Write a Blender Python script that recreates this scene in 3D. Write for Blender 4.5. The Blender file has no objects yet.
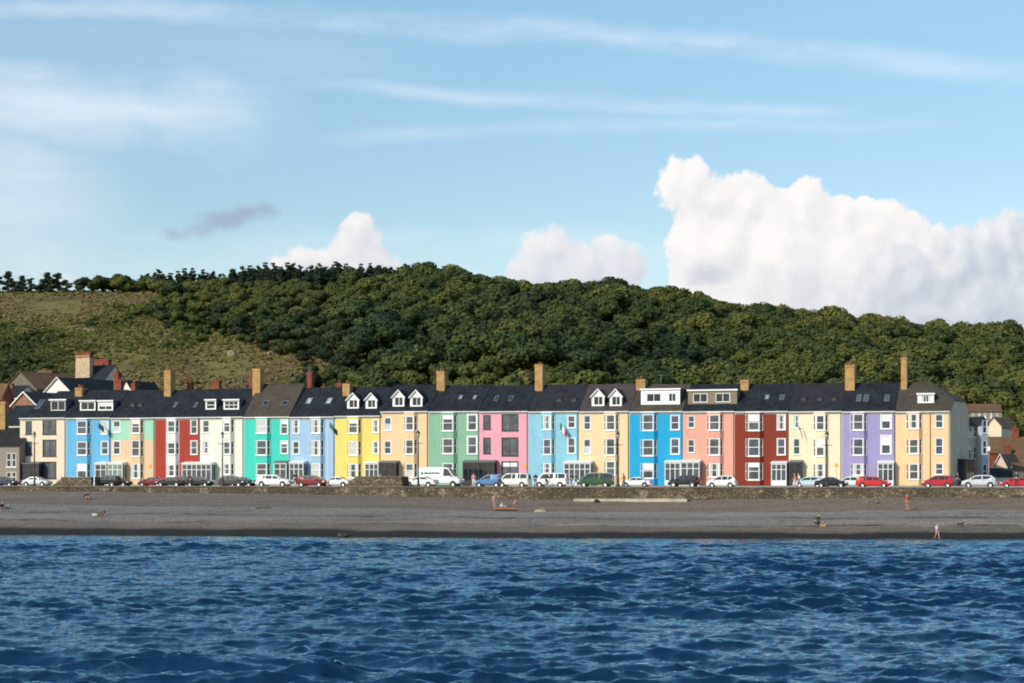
import bpy, bmesh, math, random
import numpy as np
from mathutils import Vector, Matrix, noise as mnoise
random.seed(7)
R = math.radians
PI = math.pi
# ------------------------------------------------------------------ survey constants
F, CAMH, YH = 1900.0, 6.0, 478.0          # focal length in pixels, eye height over the water, horizon row
ROAD, PROM, PAVE = 4.85, 4.91, 4.97
def wpt(px, Y, py=None, z=None):
    X = (px - 512) / F * Y
    if z is None: z = CAMH + (YH - py) * Y / F
    return Vector((X, Y, z))
scene = bpy.context.scene
col = scene.collection

# ------------------------------------------------------------------ object helpers
def tag(o, label=None, cat=None, group=None, kind=None):
    if label: o['label'] = label
    if cat: o['category'] = cat
    if group: o['group'] = group
    if kind: o['kind'] = kind
    return o
def empty(name, loc=(0, 0, 0), rz=0.0, label=None, cat=None, group=None):
    o = bpy.data.objects.new(name, None); col.objects.link(o)
    o.location = loc; o.rotation_euler = (0, 0, rz); o.empty_display_size = 0.5
    return tag(o, label, cat, group)
KIDS = {}
def link(name, me, parent=None):
    o = bpy.data.objects.new(name, me); col.objects.link(o)
    if parent is not None:
        o.parent = parent; KIDS.setdefault(parent.name, []).append(o)
    return o
def copy_tree(o, parent=None):
    c = o.copy(); col.objects.link(c)
    if parent is not None:
        c.parent = parent; KIDS.setdefault(parent.name, []).append(c)
    for ch in list(KIDS.get(o.name, [])): copy_tree(ch, c)
    return c

class MB:
    """collects shapes into one mesh"""
    def __init__(s): s.v = []; s.f = []; s.m = []; s.M = None; s.smooth = []
    def _add(s, vs, fs, mi=0, smooth=False):
        b = len(s.v)
        for p in vs:
            p = Vector(p)
            if s.M is not None: p = s.M @ p
            s.v.append(tuple(p))
        for f in fs:
            s.f.append([b + i for i in f]); s.m.append(mi); s.smooth.append(smooth)
    def poly(s, pts, mi=0): s._add(pts, [list(range(len(pts)))], mi)
    def box(s, x0, x1, y0, y1, z0, z1, mi=0):
        v = [(x0,y0,z0),(x1,y0,z0),(x1,y1,z0),(x0,y1,z0),(x0,y0,z1),(x1,y0,z1),(x1,y1,z1),(x0,y1,z1)]
        s._add(v, [(3,2,1,0),(4,5,6,7),(0,1,5,4),(1,2,6,5),(2,3,7,6),(3,0,4,7)], mi)
    def hexa(s, b, t, mi=0):           # bottom 4 and top 4 corners, counter-clockwise from above
        s._add(list(b) + list(t), [(3,2,1,0),(4,5,6,7),(0,1,5,4),(1,2,6,5),(2,3,7,6),(3,0,4,7)], mi)
    def slab(s, pts, th, mi=0):        # polygon (ccw from above) given thickness downwards along z
        n = len(pts); lo = [(p[0], p[1], p[2] - th) for p in pts]
        s._add(list(pts) + lo, [list(range(n)), list(range(2*n-1, n-1, -1))] +
               [(i, i + n, (i+1) % n + n, (i+1) % n) for i in range(n)], mi)
    def tube(s, p0, p1, r0, r1=None, n=8, mi=0, caps=True):
        r1 = r0 if r1 is None else r1
        p0 = Vector(p0); p1 = Vector(p1); d = (p1 - p0)
        if d.length < 1e-6: return
        q = d.to_track_quat('Z', 'Y')
        vs = []
        for p, r in ((p0, r0), (p1, r1)):
            for i in range(n):
                a = 2*PI*i/n; vs.append(p + q @ Vector((r*math.cos(a), r*math.sin(a), 0)))
        fs = [(i, (i+1) % n, (i+1) % n + n, i + n) for i in range(n)]
        s._add(vs, fs, mi, True)
        if caps: s._add(vs[:n], [list(range(n))[::-1]], mi); s._add(vs[n:], [list(range(n))], mi)
    def lathe(s, prof, n=12, c=(0,0), mi=0):
        vs = []; fs = []
        for (r, z) in prof:
            for i in range(n):
                a = 2*PI*i/n; vs.append((c[0]+r*math.cos(a), c[1]+r*math.sin(a), z))
        for k in range(len(prof)-1):
            for i in range(n):
                fs.append((k*n+i, k*n+(i+1)%n, (k+1)*n+(i+1)%n, (k+1)*n+i))
        s._add(vs, fs, mi, True)
    def build(s, name, mats, parent=None, smooth=None):
        me = bpy.data.meshes.new(name); me.from_pydata(s.v, [], s.f)
        if not isinstance(mats, (list, tuple)): mats = [mats]
        for m in mats: me.materials.append(m)
        me.polygons.foreach_set('material_index', s.m)
        me.polygons.foreach_set('use_smooth', s.smooth if smooth is None else [smooth]*len(s.f))
        me.update()
        return link(name, me, parent)

def np_mesh(name, v, f, mat, parent=None, smooth=False, attrs=None, doubles=False):
    """fast mesh from arrays, f is (n,4) or (n,3)"""
    me = bpy.data.meshes.new(name); k = f.shape[1]
    me.vertices.add(len(v)); me.vertices.foreach_set('co', np.asarray(v, np.float32).ravel())
    me.loops.add(f.size); me.loops.foreach_set('vertex_index', f.astype(np.int32).ravel())
    me.polygons.add(len(f)); me.polygons.foreach_set('loop_start', np.arange(0, f.size, k, dtype=np.int32))
    me.polygons.foreach_set('loop_total', np.full(len(f), k, np.int32))
    me.polygons.foreach_set('use_smooth', np.full(len(f), smooth, bool))
    me.update(calc_edges=True); me.validate()
    for nm, arr in (attrs or {}).items():
        a = me.attributes.new(nm, 'FLOAT', 'POINT'); a.data.foreach_set('value', np.asarray(arr, np.float32))
    if mat: me.materials.append(mat)
    if parent == 'MESH': return me
    return link(name, me, parent)
def grid_faces(nr, nc):
    i = np.arange(nr-1)[:, None]*nc + np.arange(nc-1)[None, :]
    i = i.ravel(); return np.stack([i, i+1, i+nc+1, i+nc], 1)

# ------------------------------------------------------------------ materials
def lin(c):
    c = [x/255 for x in c]
    return tuple((x/12.92 if x <= 0.04045 else ((x+0.055)/1.055)**2.4) for x in c)
class NT:
    """terse node-tree writer"""
    def __init__(s, nt): s.nt = nt; s.nt.nodes.clear()
    def n(s, t, **kw):
        nd = s.nt.nodes.new(t)
        for k, v in kw.items(): setattr(nd, k, v)
        return nd
    def set(s, sock, v):
        if isinstance(v, bpy.types.NodeSocket): s.nt.links.new(v, sock)
        elif v is not None: sock.default_value = v
    def math(s, op, a, b=None, c=None, clamp=False):
        nd = s.n('ShaderNodeMath', operation=op, use_clamp=clamp)
        for i, x in enumerate((a, b, c)):
            if x is not None: s.set(nd.inputs[i], x)
        return nd.outputs[0]
    def vmath(s, op, a, b=None):
        nd = s.n('ShaderNodeVectorMath', operation=op); s.set(nd.inputs[0], a)
        if b is not None:
            if op == 'SCALE': s.set(nd.inputs[3], b)
            else: s.set(nd.inputs[1], b)
        return nd.outputs[1] if op in ('DISTANCE', 'LENGTH', 'DOT_PRODUCT') else nd.outputs[0]
    def noise(s, vec, scale, detail=4, rough=0.55, dist=0.0):
        nd = s.n('ShaderNodeTexNoise'); s.set(nd.inputs['Vector'], vec); s.set(nd.inputs['Scale'], scale)
        nd.inputs['Detail'].default_value = detail; nd.inputs['Roughness'].default_value = rough
        nd.inputs['Distortion'].default_value = dist
        return nd.outputs[0]
    def ramp(s, fac, stops):
        nd = s.n('ShaderNodeValToRGB'); s.set(nd.inputs[0], fac); cr = nd.color_ramp
        while len(cr.elements) < len(stops): cr.elements.new(0.5)
        for e, (p, c) in zip(cr.elements, stops):
            e.position = p; e.color = (c[0], c[1], c[2], 1) if hasattr(c, '__len__') else (c, c, c, 1)
        return nd.outputs[0]
    def mix(s, fac, a, b, bt='MIX'):
        nd = s.n('ShaderNodeMix', data_type='RGBA', blend_type=bt)
        s.set(nd.inputs[0], fac); s.set(nd.inputs[6], rgba(a)); s.set(nd.inputs[7], rgba(b))
        return nd.outputs[2]
    def smooth(s, x, lo, hi):          # smoothstep
        nd = s.n('ShaderNodeMapRange', interpolation_type='SMOOTHSTEP'); s.set(nd.inputs[0], x)
        nd.inputs[1].default_value = lo; nd.inputs[2].default_value = hi
        return nd.outputs[0]
    def scaled(s, vec, sc):
        nd = s.n('ShaderNodeMapping'); s.set(nd.inputs[0], vec); nd.inputs['Scale'].default_value = sc
        return nd.outputs[0]
    def bump(s, h, strength=0.3, dist=0.05):
        nd = s.n('ShaderNodeBump'); s.set(nd.inputs['Height'], h)
        nd.inputs['Strength'].default_value = strength; nd.inputs['Distance'].default_value = dist
        return nd.outputs[0]
def rgba(c):
    return c if isinstance(c, bpy.types.NodeSocket) or c is None else (c[0], c[1], c[2], 1)
MATS = {}
def new_mat(name):
    m = bpy.data.materials.new(name); m.use_nodes = True
    t = NT(m.node_tree); out = t.n('ShaderNodeOutputMaterial'); b = t.n('ShaderNodeBsdfPrincipled')
    t.nt.links.new(b.outputs[0], out.inputs[0])
    return m, t, b
def plain(name, c, rough=0.6, metal=0.0, var=0.12, scale=2.0, bump=0.0, coat=0.0, spec=0.5):
    """a solid colour with a little uneven wear"""
    if name in MATS: return MATS[name]
    m, t, b = new_mat(name)
    co = t.n('ShaderNodeTexCoord').outputs['Object']
    n = t.noise(co, scale, 5, 0.6)
    a = tuple(x*(1-var) for x in c); d = tuple(min(1, x*(1+var)) for x in c)
    t.set(b.inputs['Base Color'], t.ramp(n, [(0.3, a), (0.7, d)]))
    b.inputs['Roughness'].default_value = rough; b.inputs['Metallic'].default_value = metal
    b.inputs['Coat Weight'].default_value = coat; b.inputs['Specular IOR Level'].default_value = spec
    if bump: t.set(b.inputs['Normal'], t.bump(t.noise(co, scale*8, 3), bump, 0.02))
    MATS[name] = m; return m
def render_paint(name, c):
    """painted render: flat colour, faint blotches, rain streaks under sills"""
    if name in MATS: return MATS[name]
    m, t, b = new_mat(name)
    co = t.n('ShaderNodeTexCoord').outputs['Object']
    blot = t.noise(co, 0.7, 5, 0.6)
    streak = t.noise(t.scaled(co, (3.2, 3.2, 0.22)), 1.0, 4, 0.6)
    fine = t.noise(co, 9.0, 3, 0.6)
    k = t.math('ADD', t.math('MULTIPLY', blot, 0.5), t.math('MULTIPLY', streak, 0.5))
    base = t.ramp(k, [(0.30, tuple(x*0.80 for x in c)), (0.47, c), (0.75, tuple(min(1, x*1.07) for x in c))])
    base = t.mix(t.math('MULTIPLY', t.smooth(streak, 0.60, 0.75), 0.28), base, tuple(0.55*x+0.05 for x in c))
    t.set(b.inputs['Base Color'], base); b.inputs['Roughness'].default_value = 0.75
    b.inputs['Specular IOR Level'].default_value = 0.25
    t.set(b.inputs['Normal'], t.bump(fine, 0.25, 0.02))
    MATS[name] = m; return m
def slate(name, c, c2=None):
    if name in MATS: return MATS[name]
    c2 = c2 or tuple(x*1.7 for x in c)
    m, t, b = new_mat(name)
    co = t.n('ShaderNodeTexCoord').outputs['Object']
    br = t.n('ShaderNodeTexBrick'); t.set(br.inputs['Vector'], t.scaled(co, (1.0, 1.0, 1.0)))
    sep = t.n('ShaderNodeSeparateXYZ'); t.set(sep.inputs[0], co)
    cmb = t.n('ShaderNodeCombineXYZ'); t.set(cmb.inputs[0], sep.outputs[0]); t.set(cmb.inputs[1], sep.outputs[2])
    t.set(br.inputs['Vector'], cmb.outputs[0])
    br.inputs['Scale'].default_value = 1.0; br.inputs['Brick Width'].default_value = 0.34; br.inputs['Row Height'].default_value = 0.17
    br.inputs['Mortar Size'].default_value = 0.012
    br.inputs['Color1'].default_value = (0.25,)*3 + (1,); br.inputs['Color2'].default_value = (0.75,)*3 + (1,); br.inputs['Mortar'].default_value = (0, 0, 0, 1)
    big = t.noise(co, 0.55, 5, 0.65); strk = t.noise(t.scaled(co, (2.2, 2.2, 0.5)), 1.0, 4, 0.65)
    k = t.math('ADD', t.math('MULTIPLY', big, 0.45), t.math('ADD', t.math('MULTIPLY', strk, 0.35), t.math('MULTIPLY', br.outputs[0], 0.2)))
    t.set(b.inputs['Base Color'], t.ramp(k, [(0.28, tuple(x*0.6 for x in c)), (0.45, c), (0.68, c2)]))
    b.inputs['Roughness'].default_value = 0.7; b.inputs['Specular IOR Level'].default_value = 0.22
    t.set(b.inputs['Normal'], t.bump(br.outputs[0], 0.5, 0.03))
    MATS[name] = m; return m
def masonry(name, ca, cb, cm, bw=0.5, rh=0.25, mortar=0.02, rough=0.9):
    if name in MATS: return MATS[name]
    m, t, b = new_mat(name)
    co = t.n('ShaderNodeTexCoord').outputs['Object']
    sep = t.n('ShaderNodeSeparateXYZ'); t.set(sep.inputs[0], co)
    cmb = t.n('ShaderNodeCombineXYZ'); t.set(cmb.inputs[0], t.math('ADD', sep.outputs[0], sep.outputs[1])); t.set(cmb.inputs[1], sep.outputs[2])
    br = t.n('ShaderNodeTexBrick'); t.set(br.inputs['Vector'], cmb.outputs[0]); br.inputs['Scale'].default_value = 1
    br.inputs['Brick Width'].default_value = bw; br.inputs['Row Height'].default_value = rh; br.inputs['Mortar Size'].default_value = mortar
    br.inputs['Color1'].default_value = rgba(ca); br.inputs['Color2'].default_value = rgba(cb); br.inputs['Mortar'].default_value = rgba(cm)
    n = t.noise(co, 1.3, 5, 0.65)
    c = t.mix(t.math('MULTIPLY', t.smooth(n, 0.35, 0.7), 0.7), br.outputs[0], tuple(x*0.5 for x in ca))
    t.set(b.inputs['Base Color'], c); b.inputs['Roughness'].default_value = rough
    b.inputs['Specular IOR Level'].default_value = 0.2
    t.set(b.inputs['Normal'], t.bump(t.math('ADD', br.outputs[1], t.noise(co, 6, 3)), 0.5, 0.03))
    MATS[name] = m; return m
def glass_mat(name, c, rough=0.06, spec=0.6):
    if name in MATS: return MATS[name]
    m, t, b = new_mat(name)
    co = t.n('ShaderNodeTexCoord').outputs['Object']
    n = t.noise(co, 0.9, 3, 0.5)
    t.set(b.inputs['Base Color'], t.ramp(n, [(0.35, tuple(x*0.45 for x in c)), (0.65, c)]))
    b.inputs['Roughness'].default_value = rough; b.inputs['IOR'].default_value = 1.5; b.inputs['Specular IOR Level'].default_value = spec
    t.set(b.inputs['Normal'], t.bump(t.noise(co, 1.1, 2), 0.06, 0.1))
    MATS[name] = m; return m

WHITE = plain('white_gloss_paint', (0.80, 0.79, 0.76), 0.45, var=0.06)
OFFWHITE = plain('weathered_white_paint', (0.62, 0.60, 0.55), 0.6, var=0.12)
DARKFR = plain('dark_brown_joinery', (0.035, 0.026, 0.022), 0.5)
CREAMFR = plain('cream_joinery', (0.72, 0.64, 0.50), 0.5)
GLASS = glass_mat('dark_window_glass', (0.028, 0.036, 0.050), 0.08, 0.28)
GLASSB = glass_mat('bluish_window_glass', (0.080, 0.110, 0.145), 0.08, 0.3)
GLASSM = glass_mat('grey_window_glass', (0.115, 0.135, 0.155), 0.10, 0.3)
GLASSG = glass_mat('greenish_window_glass', (0.22, 0.30, 0.27), 0.15)
NET = plain('net_curtain', (0.55, 0.55, 0.53), 0.9, var=0.25, scale=5)
BLIND = plain('white_blind', (0.82, 0.82, 0.80), 0.8, var=0.04)
GREYMET = plain('grey_metal', (0.22, 0.23, 0.24), 0.5, 0.4)
LEAD = plain('lead_sheet', (0.13, 0.135, 0.145), 0.6)
DARKMET = plain('dark_blue_iron', (0.018, 0.024, 0.038), 0.5)
POT = plain('terracotta', (0.42, 0.17, 0.09), 0.85)
CHIM = masonry('buff_brick', (0.55, 0.33, 0.13), (0.47, 0.27, 0.105), (0.48, 0.34, 0.18), 0.23, 0.075, 0.008)
CHIMRED = masonry('red_brick', (0.30, 0.075, 0.04), (0.24, 0.06, 0.035), (0.28, 0.16, 0.11), 0.23, 0.075, 0.008)
STONEW = masonry('rubble_stone', (0.20, 0.17, 0.14), (0.14, 0.12, 0.10), (0.24, 0.21, 0.17), 0.42, 0.22, 0.02)
# ------------------------------------------------------------------ the terrace line
P0 = wpt(20, 286, z=5.0); P1 = wpt(950, 245, z=5.0)
_d = (P1 - P0); _d.z = 0; U = _d.normalized(); BACK = Vector((-U.y, U.x, 0)); FRONT = -BACK
TH = math.atan2(U.y, U.x)
HZ = 5.0                                              # house ground level
def s_at(px, off=0.0):                                # metres along the facade line moved `off` towards the sea
    k = (px - 512) / F; p = P0 + FRONT*off
    return (k*p.y - p.x) / (U.x - k*U.y)
def fac(px, off=0.0, z=0.0):
    p = P0 + FRONT*off + U*s_at(px, off); p.z = z; return p
def z_at(px, py, off=0.0): return CAMH + (YH - py)*fac(px, off).y/F

def panel(mb, a, b, z0, z1, holes, depth=0.12, mi=0):
    """wall sheet from plan point a to b (outside on the right-hand side walking a->b) with openings (s0,s1,z0,z1) and reveals"""
    a = Vector((a[0], a[1], 0)); b = Vector((b[0], b[1], 0)); L = (b-a).length; d = (b-a)/L; inn = Vector((-d.y, d.x, 0))
    def P(s, z, k=0.0): q = a + d*s + inn*k; return (q.x, q.y, z)
    xs = sorted({0, L, *[h[0] for h in holes], *[h[1] for h in holes]}); zs = sorted({z0, z1, *[h[2] for h in holes], *[h[3] for h in holes]})
    for i in range(len(xs)-1):
        for j in range(len(zs)-1):
            cx = (xs[i]+xs[i+1])/2; cz = (zs[j]+zs[j+1])/2
            if any(h[0] < cx < h[1] and h[2] < cz < h[3] for h in holes): continue
            mb.poly([P(xs[i], zs[j]), P(xs[i+1], zs[j]), P(xs[i+1], zs[j+1]), P(xs[i], zs[j+1])], mi)
    for (s0, s1, h0, h1) in holes:
        c = [(s0, h0), (s1, h0), (s1, h1), (s0, h1)]
        for k in range(4):
            p, q = c[k], c[(k+1) % 4]
            mb.poly([P(q[0], q[1]), P(p[0], p[1]), P(p[0], p[1], depth), P(q[0], q[1], depth)], mi)
def plane_M(a, b, s, z):
    a = Vector((a[0], a[1], 0)); b = Vector((b[0], b[1], 0)); d = (b-a).normalized(); inn = Vector((-d.y, d.x, 0)); o = a + d*s
    return Matrix(((d.x, inn.x, 0, o.x), (d.y, inn.y, 0, o.y), (0, 0, 1, z), (0, 0, 0, 1)))
wr = random.Random(11)
def window(parent, M, w, h, frame=None, style='sash', trim=0.0, glass=None, blind=None, sill=True, fr=0.085):
    """M puts local x right, y inwards, z up at the opening's lower left corner"""
    frame = frame or WHITE; mb = MB(); mb.M = M
    y0, y1 = 0.02, 0.10
    mb.box(0, fr, y0, y1, 0, h); mb.box(w-fr, w, y0, y1, 0, h)
    mb.box(fr, w-fr, y0+0.002, y1, 0, fr); mb.box(fr, w-fr, y0+0.002, y1, h-fr, h)
    if style in ('sash', 'quad', 'multi'): mb.box(fr, w-fr, y0+0.012, y1-0.01, h*0.5-0.045, h*0.5+0.045)
    if style in ('quad', 'double'): mb.box(w/2-0.04, w/2+0.04, y0+0.02, y1-0.02, fr, h-fr)
    if style == 'multi':
        for k in (1, 2): mb.box(w*k/3-0.03, w*k/3+0.03, y0+0.02, y1-0.02, fr, h-fr)
    if style == 'top': mb.box(fr, w-fr, y0+0.012, y1-0.01, h*0.70-0.035, h*0.70+0.035)
    if trim > 0:
        mb.box(-trim, 0, -0.035, 0.06, -trim*0.4, h+trim); mb.box(w, w+trim, -0.035, 0.06, -trim*0.4, h+trim)
        mb.box(-trim-0.02, w+trim+0.02, -0.045, 0.058, h, h+trim*0.9)
    if sill: mb.box(-max(trim, 0.06)-0.03, w+max(trim, 0.06)+0.03, -0.11, 0.06, -0.10, 0.0)
    o = mb.build('window', frame, parent)
    p = MB(); p.M = M; yb = 0.075
    p.poly([(fr*.5, yb, fr*.5), (w-fr*.5, yb, fr*.5), (w-fr*.5, yb, h-fr*.5), (fr*.5, yb, h-fr*.5)])
    g = p.build('pane', glass or GLASS, o)
    if blind is None:
        r = wr.random(); blind = ('blind', wr.uniform(0.2, 0.55)) if r < 0.13 else (('net', wr.choice((0.45, 0.5, 1.0))) if r < 0.25 else (('curtains', 1) if r < 0.42 else ('none', 0)))
    if blind[0] != 'none':
        q = MB(); q.M = M; yy = yb - 0.004
        if blind[0] == 'curtains':
            k = wr.uniform(0.14, 0.26)*w
            q.poly([(fr, yy, fr), (fr+k, yy, fr), (fr+k*1.15, yy, h-fr), (fr, yy, h-fr)]); q.build('curtain', NET, o); q = MB(); q.M = M
            q.poly([(w-fr-k, yy, fr), (w-fr, yy, fr), (w-fr, yy, h-fr), (w-fr-k*1.15, yy, h-fr)])
            q.build('curtain', NET, o)
        elif blind[0] == 'net':
            q.poly([(fr, yy, fr), (w-fr, yy, fr), (w-fr, yy, fr+(h-2*fr)*blind[1]), (fr, yy, fr+(h-2*fr)*blind[1])]); q.build('net_curtain', NET, o)
        else:
            q.poly([(fr, yy, h-fr-(h-2*fr)*blind[1]), (w-fr, yy, h-fr-(h-2*fr)*blind[1]), (w-fr, yy, h-fr), (fr, yy, h-fr)]); q.build('blind', BLIND, o)
    return o

def chimney_part(parent, x0, x1, y0, y1, z0, z1, m, pots=3, name='chimney'):
    mb = MB(); mb.box(x0, x1, y0, y1, z0, z1-0.32)
    mb.box(x0-0.06, x1+0.06, y0-0.06, y1+0.06, z1-0.32, z1-0.18); mb.box(x0-0.02, x1+0.02, y0-0.02, y1+0.02, z1-0.18, z1)
    mb.box(x0-0.05, x1+0.05, y0-0.05, y1+0.05, z0, max(z0+0.05, z1-3.0) if False else z0+0.05)
    c = mb.build(name, m, parent)
    for k in range(pots):
        t = (k+0.5)/pots; p = MB(); hh = wr.uniform(0.25, 0.45)
        p.lathe([(0.001, z1-0.02), (0.13, z1-0.02), (0.11, z1+hh*0.8), (0.14, z1+hh*0.82), (0.14, z1+hh), (0.10, z1+hh), (0.10, z1+hh-0.1), (0.001, z1+hh-0.1)], 8, ((x0+x1)/2, y0+(y1-y0)*t))
        p.build('chimney_pot', POT, c)
    return c

class Frame:
    """local frame of a building: x along its front, y to its back, z up"""
    def __init__(s, org, th): s.o = Vector(org); s.M = Matrix.Translation(s.o) @ Matrix.Rotation(th, 4, 'Z'); s.I = s.M.inverted()
    def ray(s, px, py):
        o = s.I @ Vector((0, 0, CAMH)); p = s.I @ wpt(px, 200, py); return o, p - o
    def on_y(s, px, py, y):                 # survey point on the vertical plane y = const
        o, d = s.ray(px, py); t = (y - o.y)/d.y; q = o + d*t; return q.x, q.z
    def on_roof(s, px, py, ye, ze, sl):     # survey point on the slope z = ze + (y-ye)*sl
        o, d = s.ray(px, py); t = (ze - ye*sl + o.y*sl - o.z) / (d.z - d.y*sl); return o + d*t

DEPTH, OVER = 10.4, 0.28
def terraced(label, x0, x1, eave, ridge, wall, roofm, wall2=None, split=None, bay=None, single=None, wide=None, dorm=(), lights=(), chim=(), rear=(),
             porch=(), hipL=0, hipR=0, skew=0.0, frame=None, trim=0.10, bayframe=None, baywall=None, pipes=(), sframe=None, strim=None, group='painted terraced houses on the seafront', gutter=None, vents=(), extra=None, jerk=0.0, side=None):
    frame = frame or WHITE
    org = fac(x0, 0, HZ); fr = Frame(org, TH); w = s_at(x1) - s_at(x0)
    root = empty('terraced_house', org, TH, label, 'house', group)
    ze = z_at((x0+x1)/2, eave) - HZ
    o, d = fr.ray((x0+x1)/2, ridge); yr = DEPTH/2; zr = (o + d*((yr - o.y)/d.y)).z
    sl = (zr - ze)/(yr + OVER)
    # --- openings in the facade sheet
    holes = []; wins = []
    def opening(px0, px1, py0, py1, **kw):
        a, zt = fr.on_y(px0, py0, 0); b, zb = fr.on_y(px1, py1, 0)
        a = max(a, 0.15); b = min(b, w-0.15); holes.append((a, b, zb, zt)); wins.append((a, zb, b-a, zt-zb, kw))
    sf = sframe or frame; st = trim if strim is None else strim
    if single:
        for k, (r0, r1) in enumerate(single[2]): opening(single[0], single[1], r0, r1, frame=sf, trim=st, style=single[3] if len(single) > 3 else 'sash', glass=GLASSB)
    if wide:
        for (r0, r1) in wide[2]: opening(wide[0], wide[1], r0, r1, frame=frame, trim=0.06, style='wide')
    mb = MB(); bk = DEPTH*skew; e = 0.002
    zs = None if split is None else z_at((x0+x1)/2, split) - HZ
    if zs is None: panel(mb, (0, 0), (w, 0), 0, ze, holes)
    else:
        up = [h for h in holes if h[2] >= zs-0.6]; lo = [h for h in holes if h[2] < zs-0.6]
        panel(mb, (0, 0), (w, 0), zs, ze, up, mi=1); panel(mb, (0, 0), (w, 0), 0, zs, lo, mi=0)
    mb.poly([(e, DEPTH, 0), (e, 0, 0), (e, 0, ze), (e, DEPTH/2, zr-0.08), (e, DEPTH, ze)] if not hipL else [(e, DEPTH, 0), (e, 0, 0), (e, 0, ze), (e, DEPTH, ze)], 2)
    jz = ze + (zr-ze)*jerk; jy = (DEPTH/2)*jerk
    if side is None:
        mb.poly([(w-e, 0, 0), (w+bk-e, DEPTH, 0), (w+bk-e, DEPTH, ze), (w+bk/2-e, DEPTH/2, zr-0.08), (w-e, 0, ze)], 2)
    else: side(root, mb, fr, w, ze, jz, jy, skew)
    mb.poly([(w+bk, DEPTH, 0), (0, DEPTH, 0), (0, DEPTH, ze), (w+bk, DEPTH, ze)])
    mats = [wall, wall2 or wall, LEAD]
    mb.build('wall', mats, root)
    for (a, zb, ww, hh, kw) in wins:
        if kw['style'] == 'wide':
            kw = dict(kw); kw['style'] = 'double'; window(root, plane_M((0, 0), (w, 0), a, zb), ww, hh, fr=0.12, glass=GLASSM, **kw)
        else: window(root, plane_M((0, 0), (w, 0), a, zb), ww, hh, **kw)
    # --- canted bay, three storeys
    if bay:
        off = 0.50; run = 0.42; cm = (bay[0]+bay[1])/2
        def L(px): return fr.on_y(px, 440, -off)[0]
        B = (L(bay[0]), -off); Cc = (L(bay[1]), -off); A = (B[0]-run, 0.0); D = (Cc[0]+run, 0.0)
        zt = ze - 0.12; bm = MB(); rows = [(fr.on_y(cm, r1, -off)[1], fr.on_y(cm, r0, -off)[1]) for (r0, r1) in bay[2]]
        bf = bayframe or frame
        for (p, q, nm) in ((A, B, 'l'), (B, Cc, 'f'), (Cc, D, 'r')):
            Ls = math.hypot(q[0]-p[0], q[1]-p[1]); mg = 0.07 if nm == 'f' else 0.10
            hs = [(mg, Ls-mg, max(a, 0.3), min(b, zt-0.15)) for (a, b) in rows]
            panel(bm, p, q, 0, zt, hs)
        bm.poly([(A[0], A[1], zt), (B[0], B[1], zt), (Cc[0], Cc[1], zt), (D[0], D[1], zt)])
        # string courses over each storey
        bp = bm.build('bay', baywall or wall, root)
        lm = MB()
        lm.slab([(A[0]-.08, -0.002, zt+0.06), (B[0]-.05, -off-.09, zt+0.06), (Cc[0]+.05, -off-.09, zt+0.06), (D[0]+.08, -0.002, zt+0.06)], 0.12)
        lm.build('bay_cornice', bf if bf is not DARKFR else LEAD, bp)
        for (p, q, nm) in ((A, B, 'l'), (B, Cc, 'f'), (Cc, D, 'r')):
            Ls = math.hypot(q[0]-p[0], q[1]-p[1]); mg = 0.07 if nm == 'f' else 0.10
            for k, (a, b) in enumerate(rows):
                a = max(a, 0.3); b = min(b, zt-0.15)
                window(root, plane_M(p, q, mg, a), Ls-2*mg, b-a, frame=bf, style='sash', trim=0.0, fr=0.13 if nm == 'f' else 0.07, glass=(wr.choice((GLASSM, GLASSB, GLASSM)) if nm == 'f' else GLASS),
                       blind=None if nm == 'f' else ('none', 0), sill=(nm == 'f'))
    # --- roof
    rb = MB(); z0 = ze - OVER*0 ; ef = ze + 0.04; y_e = -OVER
    zE = ef; T = 0.12
    xl = 0.0 + e; xr = w - e
    front = [(xl - (0.2 if hipL else 0), y_e, zE), (xr + (0.12 if (hipR or jerk) else 0), y_e, zE)]
    if jerk: front += [(xr+0.12+skew*jy, jy, jz+0.04), (xr-hipR+bk/2, yr, zr+0.04)]
    else: front += [(xr-hipR+bk/2, yr, zr+0.04)]
    front += [(xl+hipL, yr, zr+0.04)]
    rb.slab(front, T)
    back = [(xr+bk+(0.12 if hipR else 0), DEPTH+OVER, zE), (xl, DEPTH+OVER, zE), (xl+hipL, yr+e, zr+0.04), (xr-hipR+bk/2, yr+e, zr+0.04)]
    rb.slab(back, T)
    if hipL: rb.slab([(xl-0.2, DEPTH+OVER, zE), (xl-0.2, y_e, zE), (xl+hipL-e, yr, zr+0.04)], T)
    if hipR:
        if jerk: rb.slab([(xr+0.121+skew*jy, jy, jz+0.04), (xr+0.121+bk-skew*jy, DEPTH-jy, jz+0.04), (xr-hipR+bk/2+e, yr, zr+0.04)], T)
        else: rb.slab([(xr+0.12, y_e, zE), (xr+bk+0.12, DEPTH+OVER, zE), (xr-hipR+bk/2+e, yr, zr+0.04)], T)
    # ridge tiles
    rb.box(xl+hipL, xr-hipR, yr-0.12, yr+0.12, zr-0.02, zr+0.10)
    roof = rb.build('roof', roofm, root)
    gb = MB(); gb.box(0.01, w-0.01, -OVER-0.10, -OVER-0.004, ze-0.12, ze+0.02); gb.box(0.01, w-0.01, -OVER+0.01, -0.01, ze-0.11, ze-0.085); gb.box(0.012, w-0.012, -0.05, -0.004, ze-0.35, ze-0.115)
    gb.build('gutter', gutter or OFFWHITE, root)
    def roofpt(px, py): return fr.on_roof(px, py, y_e, zE, sl)
    RM = Matrix.Rotation(math.atan(sl), 4, 'X')
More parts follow.
